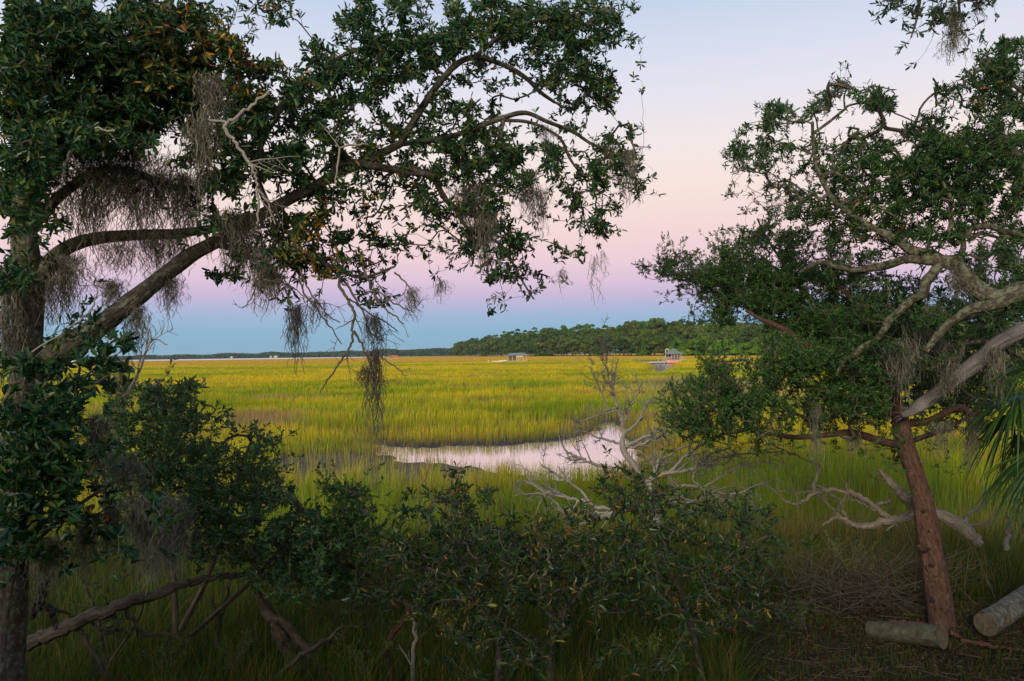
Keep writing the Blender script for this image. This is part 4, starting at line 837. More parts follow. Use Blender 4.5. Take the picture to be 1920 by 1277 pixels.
# logs
def log(name, label, a, b, wa, wb, d1, d2, mat, z=None, seed=1):
    root = thing(name, label, 'log', P((a[0] + b[0]) / 2, (a[1] + b[1]) / 2, (d1 + d2) / 2))
    pts = [(a[0] + (b[0] - a[0]) * t, a[1] + (b[1] - a[1]) * t, d1 + (d2 - d1) * t, wa + (wb - wa) * t) for t in (0, .33, .67, 1)]
    p, r = limb_pts(pts, 6); q = Buf(); tube(q, p, r, 24, .07, seed, cap=False, furrow=.012); q.obj('bark', mat, root, True)
    T, A, B = frames(p)
    for e, sg in ((0, -1), (len(p) - 1, 1)):
        th = np.linspace(0, 2 * np.pi, 25)[:-1]; v = [p[e] + T[e] * sg * .004]; rs = [.25, .5, .75, 1.0]
        for k in rs: v += list(p[e] + T[e] * sg * (.004 * (1 - k)) + r[e] * k * (np.cos(th)[:, None] * A[e] + np.sin(th)[:, None] * B[e]))
        f3 = [(0, 1 + i, 1 + (i + 1) % 24) for i in range(24)]; f4 = [(1 + j * 24 + i, 1 + (j + 1) * 24 + i, 1 + (j + 1) * 24 + (i + 1) % 24, 1 + j * 24 + (i + 1) % 24) for j in range(3) for i in range(24)]
        c = Buf(); c.add(np.array(v), f4=f4, f3=f3); c.obj('cut_end', M_END, root)
    return root
log('log', 'short pale cut log lying in front of the cedar trunk', (1630, 1181), (1768, 1195), 32, 43, 8.3, 7.75, M_LOG, seed=4)
log('log', 'grey lichened log lying at the lower right edge', (1848, 1171), (1975, 1090), 44, 42, 7.95, 8.7, M_LOGG, seed=7)
deadthing('fallen_stick', 'thin reddish stick on bare soil beside the pale log end', 'stick', None, [[(1785,1187,8.0,9),(1810,1200,8.0,8),(1850,1208,7.9,8),(1880,1215,7.9,6),(1930,1220,7.8,5)]], M_STICK, nsub=1, sub_len=.1, lev=0, seed=5)
deadthing('fallen_stick', 'reddish slab of bark lying behind the pale log', 'stick', None, [[(1668,1168,8.5,9),(1700,1168,8.5,9),(1745,1172,8.5,6)]], M_STICK, nsub=1, sub_len=.1, lev=0, seed=6)
# left
root = thing('fallen_branch', 'long fallen branch slanting up from the foot of the left oak', 'fallen branch', P(30, 1218, 6.2))
bare(root, 'log', [[(20,1222,6.0,26),(60,1205,6.05,26),(120,1178,6.1,26),(180,1155,6.2,24),(240,1130,6.3,22),(300,1112,6.4,19),(350,1092,6.45,16),(400,1082,6.5,12),(450,1079,6.6,11),(497,1078,6.7,10)]], M_DARKDEAD, 2, nsub=0, sub_len=.1, lev=0, sides=12)
for i, m in enumerate([[(145,1170,6.15,9),(160,1200,6.15,9),(180,1230,6.15,8),(198,1277,6.1,8)], [(228,1132,6.3,9),(245,1160,6.3,8),(275,1190,6.3,6),(310,1188,6.3,5),(352,1200,6.3,3)], [(165,1160,6.2,6),(185,1178,6.2,6),(225,1182,6.2,5),(250,1193,6.2,3)]]):
    bare(root, 'branch', [m], M_DARKDEAD, 12 + i, nsub=2, sub_len=.25, lev=1, sides=8)
root = thing('lichened_branch', 'stubby lichen coated branch right beside the left oak trunk', 'branch', P(45, 1165, 5.6))
bare(root, 'limb', [[(40,1162,5.6,22),(62,1140,5.6,24),(75,1130,5.6,20),(78,1105,5.6,16),(85,1090,5.6,12)]], M_LICHEN, 3, nsub=1, sub_len=.2, lev=0, sides=10)
bare(root, 'branch', [[(85,1135,5.6,10),(98,1150,5.6,12),(104,1178,5.6,8)]], M_DARKDEAD, 4, nsub=1, sub_len=.2, lev=0); bare(root, 'branch', [[(85,1140,5.6,9),(115,1145,5.6,6),(140,1155,5.6,4)]], M_DARKDEAD, 5, nsub=1, sub_len=.2, lev=0)
root = thing('stump', 'split leaning driftwood stump in the grass at lower left', 'stump', P(560, 1260, 7.0))
for i, m in enumerate([[(480,1105,7.0,10),(490,1125,7.0,18),(505,1150,7.0,22),(520,1175,7.0,22),(535,1210,7.0,22),(555,1250,7.0,24),(570,1290,7.0,26)], [(515,1160,6.95,14),(535,1170,6.95,16),(560,1200,6.95,15),(585,1230,6.95,14),(600,1262,6.95,14),(606,1290,6.9,14)], [(528,1165,7.05,14),(540,1185,7.05,18),(560,1225,7.05,16),(575,1260,7.05,14)]]):
    bare(root, 'root' if i else 'trunk', [m], M_DARKDEAD, 40 + i, nsub=2, sub_len=.15, lev=0, sides=12)
deadthing('fallen_branch', 'lichened branch rising right from the bottom edge beside the stump', 'fallen branch', None, [[(505,1300,6.3,12),(530,1262,6.3,12),(560,1232,6.3,11),(590,1212,6.3,10),(620,1195,6.4,8),(645,1170,6.4,5)]], M_DARKDEAD, nsub=3, sub_len=.35, lev=1, seed=21)
deadthing('dead_sapling', 'forked dead stem standing in grass under the fallen branch tip', 'dead stem', None, [[(405,1215,7.2,8),(412,1160,7.2,7),(420,1140,7.2,6),(428,1100,7.2,5)], [(412,1155,7.2,5),(402,1140,7.2,5),(396,1120,7.2,3)]], M_DARKDEAD, nsub=2, sub_len=.2, lev=1, seed=22)
deadthing('bare_sapling', 'pale thin stem right of the young cedar stem', 'sapling', None, [[(770,1300,6.4,10),(775,1240,6.4,8),(778,1190,6.4,7),(772,1150,6.4,5)]], M_DRIFT, nsub=2, sub_len=.3, lev=1, seed=23)
# brush pile
def brush():
    q = Buf(); r = np.random.default_rng(77); n = 700
    cx = 1625 + np.clip(r.normal(0, 95, n), -190, 240); cy = r.uniform(1050, 1150, n) ; dd = r.uniform(8.6, 10, n)
    a = P(cx, cy + 8, dd); a[:, 2] = np.maximum(a[:, 2], height(a[:, 0], a[:, 1]) + .02); L = r.uniform(.15, .9, n) ** 1.0
    v = nrm(np.stack([-np.abs(r.normal(.8, .7, n)) * np.where(r.random(n) < .62, 1, -1), r.normal(0, .5, n), r.uniform(.15, 1.3, n)], 1))
    m = a + v * (L * .55)[:, None] + r.normal(size=(n, 3)) * .02; b = m + nrm(v + r.normal(size=(n, 3)) * .25 - np.array([0, 0, .2])) * (L * .45)[:, None]
    c = np.array([(.10, .085, .062)]) * r.uniform(.6, 1.5, (n, 1)); prisms(q, a, m, np.full(n, .0036), np.full(n, .003), 4, c); prisms(q, m, b, np.full(n, .003), np.full(n, .0012), 4, c)
    tag(q.obj('brush_pile', M_MOSS), 'heap of thin dry brown twigs left of the cedar trunk base', 'brush pile')
brush()
# small bright weeds
def weed(label, cx, cy, d, w, h, n, cols):
    root = thing('leafy_weed', label, 'weed', P(cx, cy, d), 'small leafy weeds on the bank'); q = Buf(); a = []; b = []
    lv = Buf(); r = rng
    for k in range(n):
        s = P(cx + r.normal() * w * .2, cy, d + r.normal() * .1); t = P(cx + r.normal() * w * .5, cy - h * r.uniform(.5, 1), d + r.normal() * .15)
        pth = catmull([s, (s + t) / 2 + r.normal(size=3) * .02, t], 5); tube(q, pth, np.linspace(.003, .001, len(pth)), 4, .02, k)
        m = 20; i = r.integers(2, len(pth), m); leaves(lv, pth[i], rvec(m) + np.array([0, 0, .7]), rvec(m), r.uniform(.02, .04, m), r.uniform(.007, .012, m), palette(m, cols, [1] * len(cols)))
    q.obj('stem', M_TWIG, root); lv.obj('foliage', M_LEAF, root)
weed('bright green bushy weed at bottom centre right', 1222, 1262, 6.4, 50, 80, 26, [(.10, .17, .02), (.13, .19, .03)])
weed('slim yellow green weed rising through the brush pile', 1600, 1080, 8.8, 60, 70, 12, [(.14, .16, .02), (.10, .13, .02)])
weed('yellowing weed in the middle of the foreground grass', 832, 1195, 5.9, 36, 55, 9, [(.26, .22, .02), (.2, .2, .02)])
weed('small green weed left of the central shrub stems', 690, 1265, 6.4, 60, 70, 16, [(.06, .12, .02), (.09, .14, .02)])
weed('spindly green weed beside the split stump', 430, 1255, 6.6, 50, 80, 12, [(.05, .11, .02), (.08, .12, .02)])
weed('low green weed under the fallen branch at far left', 300, 1262, 6.4, 60, 60, 14, [(.06, .11, .02), (.10, .13, .02)])
weed('dusty green weed in front of the brush pile', 1500, 1180, 7.6, 60, 70, 16, [(.06, .10, .02), (.09, .12, .03)])
weed('green weed right of the shrub near the open ground', 1560, 1040, 9.2, 30, 45, 8, [(.11, .15, .02)])

# ------------------------------------------------------------------ Spanish moss clumps: (label, px, py, depth, L, W, strands)
MG = 'clumps of Spanish moss hanging from the trees'
MOSS = [
 ('broad moss mat draped at left under the upper crown', 215, 285, 5.5, 110, 180, 170), ('long ragged moss curtain hanging from the upper left limb', 165, 315, 5.5, 180, 120, 120),
 ('thick moss curtain right of the upper left mat', 265, 330, 5.6, 135, 100, 100), ('moss strands hanging near the middle of the upper left limb', 340, 325, 5.7, 140, 80, 110),
 ('grey moss tuft high in the orange leaved crown', 397, 145, 5.3, 130, 34, 40), ('grey moss veil beside the pale dead branch', 378, 230, 5.3, 150, 60, 55),
 ('heavy moss clump where the limb disappears in leaves', 445, 400, 5.8, 120, 90, 120), ('narrow moss tail below the heavy limb clump', 492, 470, 5.8, 120, 40, 55),
 ('thin moss tail between the limb and the orange leaves', 512, 500, 5.8, 95, 22, 24), ('small moss clump on the horizontal left limb', 225, 452, 5.6, 75, 60, 32),
 ('moss hanging from the middle of the horizontal left limb', 300, 438, 5.7, 100, 70, 70), ('moss strands at the fork beside the left trunk', 122, 478, 5.45, 130, 46, 80),
 ('moss tail hanging against the left trunk', 92, 520, 5.4, 120, 26, 28), ('dark moss tuft perched on the leaning limb', 212, 528, 5.45, 60, 30, 34),
 ('moss tail under the leaning limb near its middle', 318, 520, 5.6, 78, 26, 30), ('moss tail under the thick part of the leaning limb', 258, 575, 5.5, 100, 24, 34),
 ('long moss tail left of the left trunk', 14, 500, 5.2, 260, 26, 60), ('moss tuft at the crown edge by the left border', 30, 600, 5.2, 110, 30, 30),
 ('dark moss bundle hanging over the horizon from bare twigs', 556, 572, 5.8, 118, 16, 34), ('tangled moss knot among the drooping bare twigs', 702, 590, 5.9, 85, 20, 26),
 ('long dark moss rope hanging lowest from the bare twigs', 704, 655, 5.9, 190, 8, 26), ('short moss tail left of the long moss rope', 682, 690, 5.9, 50, 10, 14),
 ('moss fringe on the outer bare twig', 772, 540, 6.0, 70, 14, 14), ('wispy moss on a twig tip left of the horizon bundle', 592, 560, 5.8, 60, 12, 10),
 ('wide moss veil inside the middle crown', 885, 345, 6.9, 125, 70, 70), ('thick moss clump hanging below the middle crown', 912, 395, 6.9, 125, 26, 64),
 ('purple grey moss tail under the right part of the crown', 990, 320, 7.1, 105, 20, 36), ('slanting moss tail right of the crown moss clumps', 1012, 355, 7.1, 90, 22, 26),
 ('moss fringe on the outermost crown twig', 1178, 285, 7.6, 115, 22, 34), ('moss strands inside the outermost crown twig', 1148, 275, 7.6, 75, 22, 20),
 ('small moss wisp under the crown gap', 1025, 240, 7.2, 45, 14, 12), ('single thin moss thread hanging free below the crown', 1114, 480, 7.2, 95, 8, 5), ('thin moss thread hanging free beside another', 1130, 470, 7.2, 60, 6, 3),
 ('moss wisp under the lowest leafy tip of the crown', 1052, 505, 7.2, 45, 6, 5), ('moss wisp under the small leafy twig over the horizon', 826, 525, 6.8, 45, 12, 10),
 ('dark moss curtain in the lower left foliage', 285, 930, 5.0, 165, 60, 130), ('second dark moss curtain beside the first in shade', 322, 950, 5.3, 130, 40, 80), ('moss tail hanging over the fallen branch', 212, 950, 5.2, 130, 20, 36),
 ('moss veil right of the left trunk in shade', 85, 1010, 5.2, 120, 36, 60), ('moss tail in front of the left shrub', 182, 780, 5.2, 150, 26, 60), ('thin moss tail hanging before the shrub top', 226, 680, 5.2, 100, 10, 14),
 ('moss on the young oak near the orange leaves', 240, 860, 5.1, 70, 40, 30), ('moss column under the lower left crown', 160, 985, 5.3, 110, 26, 40),
 ('thick moss column hanging in the middle of the right oak', 1712, 560, 7.4, 140, 30, 24), ('moss veil below the crooked right limb', 1690, 640, 7.5, 120, 50, 80), ('moss draped right of the cedar top', 1775, 640, 7.5, 100, 44, 60),
 ('moss clump left of the cedar trunk top', 1610, 690, 8.0, 90, 34, 60), ('moss tail dangling over the cedar side limb', 1530, 750, 8.0, 160, 9, 22), ('moss curtain hanging near the grey dead trunk', 1745, 570, 7.6, 110, 30, 24),
 ('moss tail behind the palm fronds', 1868, 650, 7.2, 110, 24, 40), ('dark moss rope in the top right corner', 1788, 15, 6.3, 110, 8, 30), ('short moss wisp left in the top right branch', 1776, 75, 6.3, 45, 6, 6), ('tiny moss wisp right of the corner moss rope', 1832, 5, 6.3, 30, 8, 8),
 ('moss under the bend of the thick lichened limb', 1795, 505, 7.0, 60, 22, 36), ('moss fringe under the lower lichened limb', 1765, 790, 7.8, 80, 26, 24), ('moss fringe on the cedar side limb', 1600, 815, 8.2, 45, 20, 18), ('moss column right of the cedar trunk top', 1820, 780, 7.9, 120, 16, 30), ('moss clump behind the cedar trunk top', 1655, 640, 8.2, 150, 36, 60),
]
for lab, x, y, dd, L, Wd, n in MOSS:
    b = Buf(); dk = (.085, .078, .072) if (x > 540 and x < 800 and y > 540) else (.15, .148, .118)
    moss(b, 0, 0, 1, 1, 1, 1) if False else None
    root_loc = P(x, y, dd)
    moss(b, x, y, dd, L, Wd, int(n * 2.6) + 1, 1.4, dk, 1.2)
    me = b.mesh('moss_clump', M_MOSS, False, root_loc); o = bpy.data.objects.new('moss_clump', me); o.location = Vector(root_loc.tolist()); COL.objects.link(o); tag(o, lab, 'Spanish moss', MG)

# ------------------------------------------------------------------ the wooded point
def crown_mesh(kind, seed):
    r = np.random.default_rng(seed); b = Buf()
    if kind == 'oak': n = 26; H = 17; c = np.stack([r.normal(0, 4.6, n), r.normal(0, 4.6, n), r.uniform(3, 14.5, n)], 1); s = r.uniform(2.2, 3.8, n); s *= np.interp(c[:, 2], [3, 14], [1, .75])
    elif kind == 'pine': n = 14; c = np.stack([r.normal(0, 2.2, n), r.normal(0, 2.2, n), r.uniform(14, 21.5, n)], 1); s = r.uniform(1.5, 2.8, n)
    else: n = 12; c = np.stack([r.normal(0, 3.0, n), r.normal(0, 2.4, n), r.uniform(.8, 3.6, n)], 1); s = r.uniform(1.2, 2.2, n)
    m = 90; d = nrm(r.normal(size=(n, m, 3))); d[..., 2] = np.abs(d[..., 2]) * .9 - .25
    p = c[:, None] + d * (s[:, None] * r.uniform(.65, 1.05, (n, m)))[..., None]; p = p.reshape(-1, 3); d = d.reshape(-1, 3)
    k = len(p); nn = nrm(d + r.normal(size=(k, 3)) * .45); u = nrm(np.cross(nn, r.normal(size=(k, 3)))); v = np.cross(nn, u); sz = r.uniform(.28, .6, k)[:, None]
    base = np.repeat({'oak': r.uniform(.7, 1.25, n), 'pine': r.uniform(.85, 1.15, n), 'x': r.uniform(.8, 1.3, n)}[kind if kind != 'bush' else 'x'], m)[:, None]
    hue = {'oak': np.array([.060, .095, .020]), 'pine': np.array([.045, .10, .020]), 'bush': np.array([.06, .125, .014])}[kind]
    tint = np.repeat(r.uniform(-1, 1, n), m)[:, None] * np.array([.25, .02, .1]) + 1
    col = np.clip(hue * base * tint * r.uniform(.75, 1.3, (k, 1)), 0, 1)
    q = np.stack([p - u * sz - v * sz * .6, p + u * sz - v * sz * .6, p + u * sz * .7 + v * sz * .7, p - u * sz * .7 + v * sz * .7], 1).reshape(-1, 3)
    b.add(q, f4=np.arange(4 * k).reshape(-1, 4), c=np.repeat(col, 4, 0)); return b.mesh('crown', M_FARTREE)
def trunk_mesh(kind, seed):
    b = Buf(); r = np.random.default_rng(seed); top = 16 if kind == 'pine' else 8
    p = catmull([(0, 0, -.5), (r.normal() * .3, r.normal() * .3, top * .4), (r.normal() * .6, r.normal() * .6, top)], 4); tube(b, p, np.linspace(.42, .2, len(p)), 7, .08, seed)
    for k in range(4):
        a = p[4 + k % 4]; e = a + np.array([r.normal() * 3, r.normal() * 3, r.uniform(2, 5)]); tube(b, catmull([a, (a + e) / 2 + [0, 0, -.4], e], 3), np.linspace(.18, .06, 7), 5, .05, seed + k)
    return b.mesh('trunk', M_DARKDEAD)
VAR = {k: [(crown_mesh(k, 100 + i * 7 + j), trunk_mesh(k, 200 + i * 7 + j)) for j in range(4)] for i, k in enumerate(('oak', 'pine', 'bush'))}
LAB = {'oak': ('far_oak', 'rounded oak standing among the wooded point beyond the marsh', 'tree', 'oaks of the wooded point'),
       'pine': ('far_pine', 'taller pine rising above the oaks of the wooded point', 'tree', 'pines of the wooded point'),
       'bush': ('far_bush', 'bright green bush at the marsh edge of the wooded point', 'bush', 'bushes along the edge of the wooded point')}
def far_tree(kind, px, D, s, dz=0, hs=1.0):
    cm, tm = VAR[kind][rng.integers(4)]; nm, lb, ct, gp = LAB[kind]
    x = D * (px - 960) / F; root = thing(nm, lb, ct, (x, D, dz), gp); root.scale = (s * rng.uniform(.9, 1.15), s * rng.uniform(.9, 1.15), s * hs); root.rotation_euler = (0, 0, rng.uniform(0, 6.28))
    for mname, me in (('crown', cm), ('trunk', tm)):
        if kind == 'bush' and mname == 'trunk': continue
        o = bpy.data.objects.new(mname, me); COL.objects.link(o); o.parent = root
def shoreD(px): return np.interp(px, [852, 870, 900, 960, 1050, 1150, 1250, 1400, 1600, 1950], [1180, 1080, 980, 850, 730, 640, 560, 480, 430, 400])
def topY(px): return np.interp(px, [852, 862, 875, 890, 920, 960, 1050, 1150, 1250, 1330, 1450, 1950], [650, 640, 634, 632, 627, 618, 611, 603, 597, 598, 594, 590])
nf = 0
px = 858.0
while px < 1900:
    D0 = float(shoreD(px)); hor = 663 - (px - 960) * .0133
    topz = CAMZ + (hor - topY(px)) * D0 / F      # crown top of the back rows
    for row in range(5):
        D = D0 + 8 + row * 26 + rng.uniform(-6, 6); pxx = px + rng.uniform(-6, 6); tz = CAMZ + (hor - topY(pxx)) * D / F
        frac = [.58, .70, .82, .9, .97][row] * rng.uniform(.9, 1.06); H = max(6, tz * frac)
        if row >= 3 and rng.random() < .55: s = H / 22.5; far_tree('pine', pxx, D, s, 0); 
        else: s = H / 16.5; s_ = min(s, 1.15); far_tree('oak', pxx, D, s_, 0 if s < 1.15 else H - 16.5 * s_)
        nf += 1
    px += np.interp(px, [860, 1000, 1250, 1420, 1421, 1900], [9, 13, 17, 20, 34, 44])
for px in np.concatenate([np.arange(1280, 1520, 14), [905, 1010, 1030, 1120, 1205]]):
    far_tree('bush', px + rng.uniform(-4, 4), float(shoreD(px)) - 4, rng.uniform(1.0, 2.0) * (1.4 if px > 1285 else .9), 0)
far_tree('oak', 853, 1190, .75); far_tree('oak', 866, 1120, .85)
print('far trees', nf)
# distant shore across the river: one far-off wood
def far_wood():
    b = Buf(); r = np.random.default_rng(5); n = 26000
    px = r.uniform(-60, 870, n); D = r.uniform(2500, 2900, n) - np.clip((px - 600) / 250, 0, 1) * 500
    Hh = np.interp(px, [-60, 150, 300, 500, 700, 860], [9, 9.5, 12, 15, 17, 19]) + 3.0 * fld(px, px * 0, 90, 4, 3)
    z = Hh * (1 - r.random(n) ** 2.0 * .95); x = D * (px - 960) / F; p = np.stack([x, D, z], 1); s = r.uniform(1.0, 2.8, n)[:, None]
    nn = nrm(r.normal(size=(n, 3)) + np.array([0, -.8, .5])); u = nrm(np.cross(nn, r.normal(size=(n, 3)))); v = np.cross(nn, u)
    q = np.stack([p - u * s - v * s, p + u * s - v * s, p + u * s + v * s, p - u * s + v * s], 1).reshape(-1, 3)
    b.add(q, f4=np.arange(4 * n).reshape(-1, 4), c=np.repeat(palette(n, [(.03, .06, .03), (.045, .07, .03)], (1, 1)), 4, 0))
    tag(b.obj('distant_woods', M_FAR), 'low line of far-off woods on the opposite shore', 'woods', kind='stuff')
far_wood()

# ------------------------------------------------------------------ buildings on the marsh
M_ROOF = mat_plain('grey_green_roof', (.15, .19, .17), .6, .2, 1.5); M_POST = mat_plain('pale_painted_timber', (.36, .31, .27), .7, .15, 3)
M_DARKW = mat_plain('dark_screened_wall', (.09, .07, .065), .8, .3, 2); M_RED = mat_plain('faded_red_roof', (.45, .09, .06), .6, .2, 2)
M_PINK = mat_plain('salmon_boat_hull', (.62, .25, .19), .5, .1, 2); M_FLOAT = mat_plain('black_dock_float', (.03, .035, .04), .6, .2, 2); M_WHITE = mat_plain('white_paint', (.6, .59, .55), .5, .08, 2)
M_DECK = mat_plain('weathered_decking', (.36, .32, .29), .8, .2, 2)
def box(b, x0, x1, y0, y1, z0, z1):
    v = [(x, y, z) for z in (z0, z1) for x, y in ((x0, y0), (x1, y0), (x1, y1), (x0, y1))]
    b.add(v, f4=[(0, 3, 2, 1), (4, 5, 6, 7), (0, 1, 5, 4), (1, 2, 6, 5), (2, 3, 7, 6), (3, 0, 4, 7)])
def part(name, mat, root, boxes):
    b = Buf()
    for q in boxes: box(b, *q)
    return b.obj(name, mat, root, world=False)
def hip(name, mat, root, x0, x1, y0, y1, z0, z1, rx, ry=0, th=.12):
    cx, cy = (x0 + x1) / 2, (y0 + y1) / 2; b = Buf()
    v = [(x0, y0, z0), (x1, y0, z0), (x1, y1, z0), (x0, y1, z0), (x0, y0, z0 + th), (x1, y0, z0 + th), (x1, y1, z0 + th), (x0, y1, z0 + th), (cx - rx, cy - ry, z1), (cx + rx, cy - ry, z1), (cx + rx, cy + ry, z1), (cx - rx, cy + ry, z1)]
    b.add(v, f4=[(0, 3, 2, 1), (0, 1, 5, 4), (1, 2, 6, 5), (2, 3, 7, 6), (3, 0, 4, 7), (4, 5, 9, 8), (5, 6, 10, 9), (6, 7, 11, 10), (7, 4, 8, 11), (8, 9, 10, 11)]); return b.obj(name, mat, root, world=False)
Dg = 255.0
def gx(px, D=Dg): return D * (px - 960) / F
X0 = gx(1262)
root = thing('gazebo', 'screened gazebo with grey two tier hipped roof over the creek at right', 'gazebo', (X0, Dg, 0))
part('deck', M_DECK, root, [(-3.0, 3.4, -2.4, 2.4, .75, .92)])
part('piling', M_DECK, root, [(x - .1, x + .1, y - .1, y + .1, -1.2, .75) for x in (-2.8, -1.2, .6, 2.2, 3.2) for y in (-2.2, 2.2)])
for i, x in enumerate((-2.15, -1.1, -.05, .95, 1.95, 2.35)):
    part('post', M_POST, root, [(x - .07, x + .07, -2.05, -1.91, .92, 2.82)])
for x in (-2.15, 2.35): part('post', M_POST, root, [(x - .07, x + .07, 1.9, 2.04, .92, 2.82)])
part('wall', M_DARKW, root, [(-2.1, 2.3, 1.6, 1.7, .92, 2.8), (-.9, 2.3, -1.8, -1.74, 1.7, 2.8)])
part('railing', M_POST, root, [(-2.9, 3.3, -2.36, -2.3, 1.55, 1.65)] + [(x, x + .05, -2.36, -2.31, .92, 1.55) for x in np.arange(-2.9, 3.3, .32)])
part('ceiling_beam', M_POST, root, [(-2.3, 2.5, -2.06, -1.86, 2.82, 2.96)])
hip('roof', M_ROOF, root, -2.75, 2.95, -2.5, 2.5, 2.96, 4.15, .75, .5)
root.scale = (.93, .93, .93)
hip('cupola', M_ROOF, root, -.75, .95, -.75, .75, 4.1, 4.7, .1, .1, .22)
part('finial', M_ROOF, root, [(.06, .14, -.04, .04, 4.6, 5.1)])
root = thing('floating_dock', 'low floating dock with black floats reaching left from the gazebo', 'dock', (gx(1192), Dg - 4.5, 0))
LD = gx(1266, Dg - 4.5) - gx(1192, Dg - 4.5)
part('deck', M_WHITE, root, [(0, LD, -1, 1, .12, .3)])
for i in range(10): part('float', M_FLOAT, root, [(.8 + i * 1.28, 1.25 + i * 1.28, -1.05, .9, -.3, .119)])
part('post', M_POST, root, [(0, .12, -1.1, -.99, -.4, 1.3), (6.4, 6.55, 1.0, 1.12, -.4, 1.6)])
root = thing('gangway', 'railed gangway sloping from the gazebo deck down to the floating dock', 'gangway', (gx(1236), Dg - 3.2, 0))
b = Buf(); b.add([(0, -.5, .32), (3.6, -.5, .9), (3.6, .5, .9), (0, .5, .32), (0, -.5, .42), (3.6, -.5, 1.0), (3.6, .5, 1.0), (0, .5, .42)], f4=[(0, 3, 2, 1), (4, 5, 6, 7), (0, 1, 5, 4), (1, 2, 6, 5), (2, 3, 7, 6), (3, 0, 4, 7)]); b.obj('ramp', M_DECK, root, world=False)
part('railing', M_POST, root, [(x, x + .06, -.55, -.5, .36 + x * .16, 1.3 + x * .16) for x in np.arange(0, 3.6, .4)])
b = Buf(); b.add([(0, -.56, 1.28), (3.6, -.56, 1.86), (3.6, -.5, 1.86), (0, -.5, 1.28), (0, -.56, 1.36), (3.6, -.56, 1.94), (3.6, -.5, 1.94), (0, -.5, 1.36)], f4=[(0, 3, 2, 1), (4, 5, 6, 7), (0, 1, 5, 4), (1, 2, 6, 5), (2, 3, 7, 6), (3, 0, 4, 7)]); b.obj('handrail', M_POST, root, world=False)
root = thing('skiff', 'salmon pink skiff moored at the floating dock before the gazebo', 'boat', (gx(1255), Dg - 6.4, -.2))
b = Buf(); st = np.linspace(-2.1, 2.1, 13); ring = []
for x in st:
    wv = .75 * (1 - (abs(x) / 2.25) ** 4) if x > 0 else .75 * (1 - (abs(x) / 2.35) ** 2.2); h = .62 + .1 * (x / 2.1) ** 2
    ring.append([(x, -wv, h + .25), (x, -wv * .85, .15), (x, 0, .0), (x, wv * .85, .15), (x, wv, h + .25), (x, wv * .85, h + .2), (x, 0, h - .25), (x, -wv * .85, h + .2)])
v = np.array(ring).reshape(-1, 3); f = [(i * 8 + k, (i + 1) * 8 + k, (i + 1) * 8 + (k + 1) % 8, i * 8 + (k + 1) % 8) for i in range(12) for k in range(8)] + [(0, 1, 6, 7), (1, 2, 3, 6), (3, 4, 5, 6), (96 + 7, 96 + 6, 96 + 1, 96), (96 + 6, 96 + 3, 96 + 2, 96 + 1), (96 + 6, 96 + 5, 96 + 4, 96 + 3)]
b.add(v, f4=f); b.obj('hull', M_PINK, root, world=False); part('seat', M_WHITE, root, [(-.9, -.6, -.6, .6, .62, .68), (.6, .9, -.6, .6, .62, .68)])
b = Buf(); pth = catmull([(0, 0, 2.6), (0, 0, 4.2), (.15, 0, 5.0), (.55, 0, 5.25), (.85, 0, 5.0), (.9, 0, 4.5)], 5); tube(b, pth + np.array([gx(1249), Dg + 1.2, -.9]), .11, 8, .02, 3); tag(b.obj('boat_davit', M_WHITE), 'white curved boat davit rising beside the gazebo roof', 'davit')
Db = 300.0; XB = gx(961, Db)
root = thing('boathouse', 'low boathouse with dark screened room and open shed roof on the marsh', 'boathouse', (XB, Db, 0))
part('deck', M_DECK, root, [(-2.2, 5.4, -2, 2, .65, .85)]); part('wall', M_DARKW, root, [(-1.55, 1.3, -1.6, 1.7, .85, 2.75)])
for x in (-1.7, -.1, 1.35, 2.6, 3.9, 5.1): part('post', M_POST, root, [(x - .09, x + .09, -1.9, -1.72, -.4, 2.8)])
for x in (2.6, 5.1): part('post', M_POST, root, [(x - .09, x + .09, 1.72, 1.9, -.4, 2.8)])
part('fascia', M_WHITE, root, [(1.4, 3.6, -1.86, -1.78, 2.3, 2.78)])
hip('roof', M_ROOF, root, -2.4, 6.0, -2.5, 2.5, 2.8, 3.75, 2.5, .3)
root = thing('gangway', 'white gangway sloping down left of the low boathouse', 'gangway', (XB - 7.6, Db - 1.4, 0))
b = Buf(); b.add([(0, -.5, .1), (5.3, -.5, .85), (5.3, .5, .85), (0, .5, .1), (0, -.5, .75), (5.3, -.5, 1.1), (5.3, .5, 1.1), (0, .5, .75)], f4=[(0, 3, 2, 1), (4, 5, 6, 7), (0, 1, 5, 4), (1, 2, 6, 5), (2, 3, 7, 6), (3, 0, 4, 7)]); b.obj('ramp', M_WHITE, root, world=False)
part('post', M_WHITE, root, [(0, .15, -.6, -.48, 0, 1.35)]); part('post', M_WHITE, root, [(-1.7, -1.45, -.6, -.4, 0, 1.1)])
Dr = 620.0
root = thing('boat_shed', 'small open boat shed with faded red roof far out left of the point', 'boat shed', (gx(737, Dr), Dr, 0))
hip('roof', M_RED, root, -4.4, 4.4, -3, 3, 2.2, 3.5, 2.4, .3)
for x in (-3.6, -1.2, 1.2, 3.6): part('post', M_POST, root, [(x - .15, x + .15, -2.6, -2.3, -.3, 2.2)])
part('deck', M_DECK, root, [(-4, 4, -2.7, 2.7, .5, .8)])
for lab, hx, w_, hh in (('tiny white house on the far shore left of the moss bundle', 434, 7, 3), ('pair of white gables on the far shore beside the moss bundle', 508, 6, 3), ('largest white house on the far shore beside the moss bundle', 517, 10, 4)):
    D = 2380; root = thing('house', lab, 'house', (gx(hx, D), D, 1)); part('wall', M_POST, root, [(-w_ / 2, w_ / 2, -4, 4, -1, hh)]); hip('roof', M_DECK, root, -w_ / 2 - .6, w_ / 2 + .6, -4.6, 4.6, hh, hh + 2.5, w_ * .3, .2)

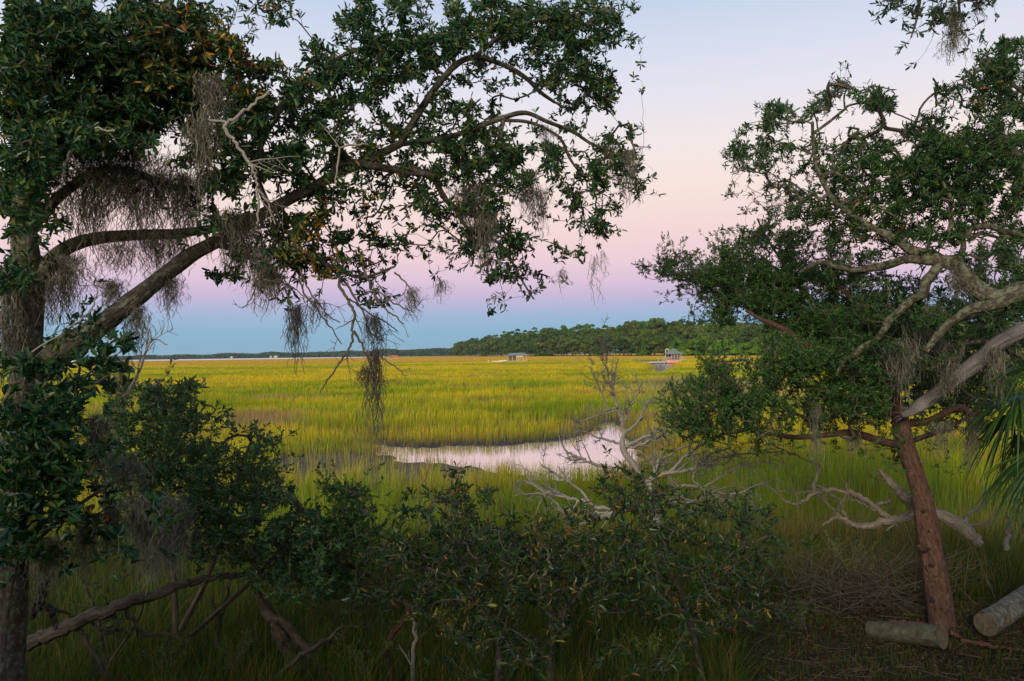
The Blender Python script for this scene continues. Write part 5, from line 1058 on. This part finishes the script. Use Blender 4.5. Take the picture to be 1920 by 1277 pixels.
# ------------------------------------------------------------------ unseen shrubs added behind the camera to shade the bank and low foliage
def shade_thicket():
    lab = ['tall thicket behind the viewpoint on the far left', 'tall thicket behind the viewpoint on the left', 'tall thicket straight behind the viewpoint', 'tall thicket behind the viewpoint on the right', 'tall thicket behind the viewpoint on the far right']
    for i, (x, y, h, rad) in enumerate([(-13, -2.5, THH, 4), (-6, -4, THH + .3, 4), (0.5, -5, THH, 4), (7, -4, THH + .2, 4), (14, -2, THH + .1, 4.5)]):
        root = thing('thicket', lab[i], 'shrub', (x, y, 2.0)); r = np.random.default_rng(400 + i)
        for k in range(6):
            a = k * 1.05; b = Buf(); e = np.array([x + math.cos(a) * rad * .7, y + math.sin(a) * rad * .5, h - r.uniform(.4, 1)]); st = np.array([x + math.cos(a) * .4, y + math.sin(a) * .4, 1.8]); tube(b, catmull([st, (st + e) / 2 + [0, 0, .2], e], 4), np.linspace(.05, .01, 9), 6, .1, k); b.obj('stem', M_OAK, root, True)
        n = 9000; q = nrm(r.normal(size=(n, 3))) * (r.random((n, 1)) ** (1 / 3)) * np.array([rad, rad * .5, (h - 1.9) / 2]); p = q + np.array([x, y, (h + 1.9) / 2]); p[:, 2] += .25 * fld(p[:, 0], p[:, 1], 1.5, 5); m = len(p)
        c = Buf(); leaves(c, p, r.normal(size=(m, 3)), r.normal(size=(m, 3)), r.uniform(.12, .2, m), r.uniform(.06, .1, m), palette(m, GREENS, (3, 3, 2, 2, 1))); c.obj('foliage', M_LEAF, root)
THH = 5.6
shade_thicket()

# ------------------------------------------------------------------ air
if HAZE:
    b = Buf(); box(b, -6100, 6100, -6100, 6100, -6, 60)
    m = bpy.data.materials.new('haze_air'); m.use_nodes = True; nt = m.node_tree; nt.nodes.clear()
    o_ = nt.nodes.new('ShaderNodeOutputMaterial'); v_ = nt.nodes.new('ShaderNodeVolumePrincipled'); v_.inputs['Density'].default_value = HAZE; v_.inputs['Color'].default_value = (.6, .8, 1.0, 1)
    nt.links.new(v_.outputs[0], o_.inputs['Volume']); tag(b.obj('haze', m), kind='stuff')
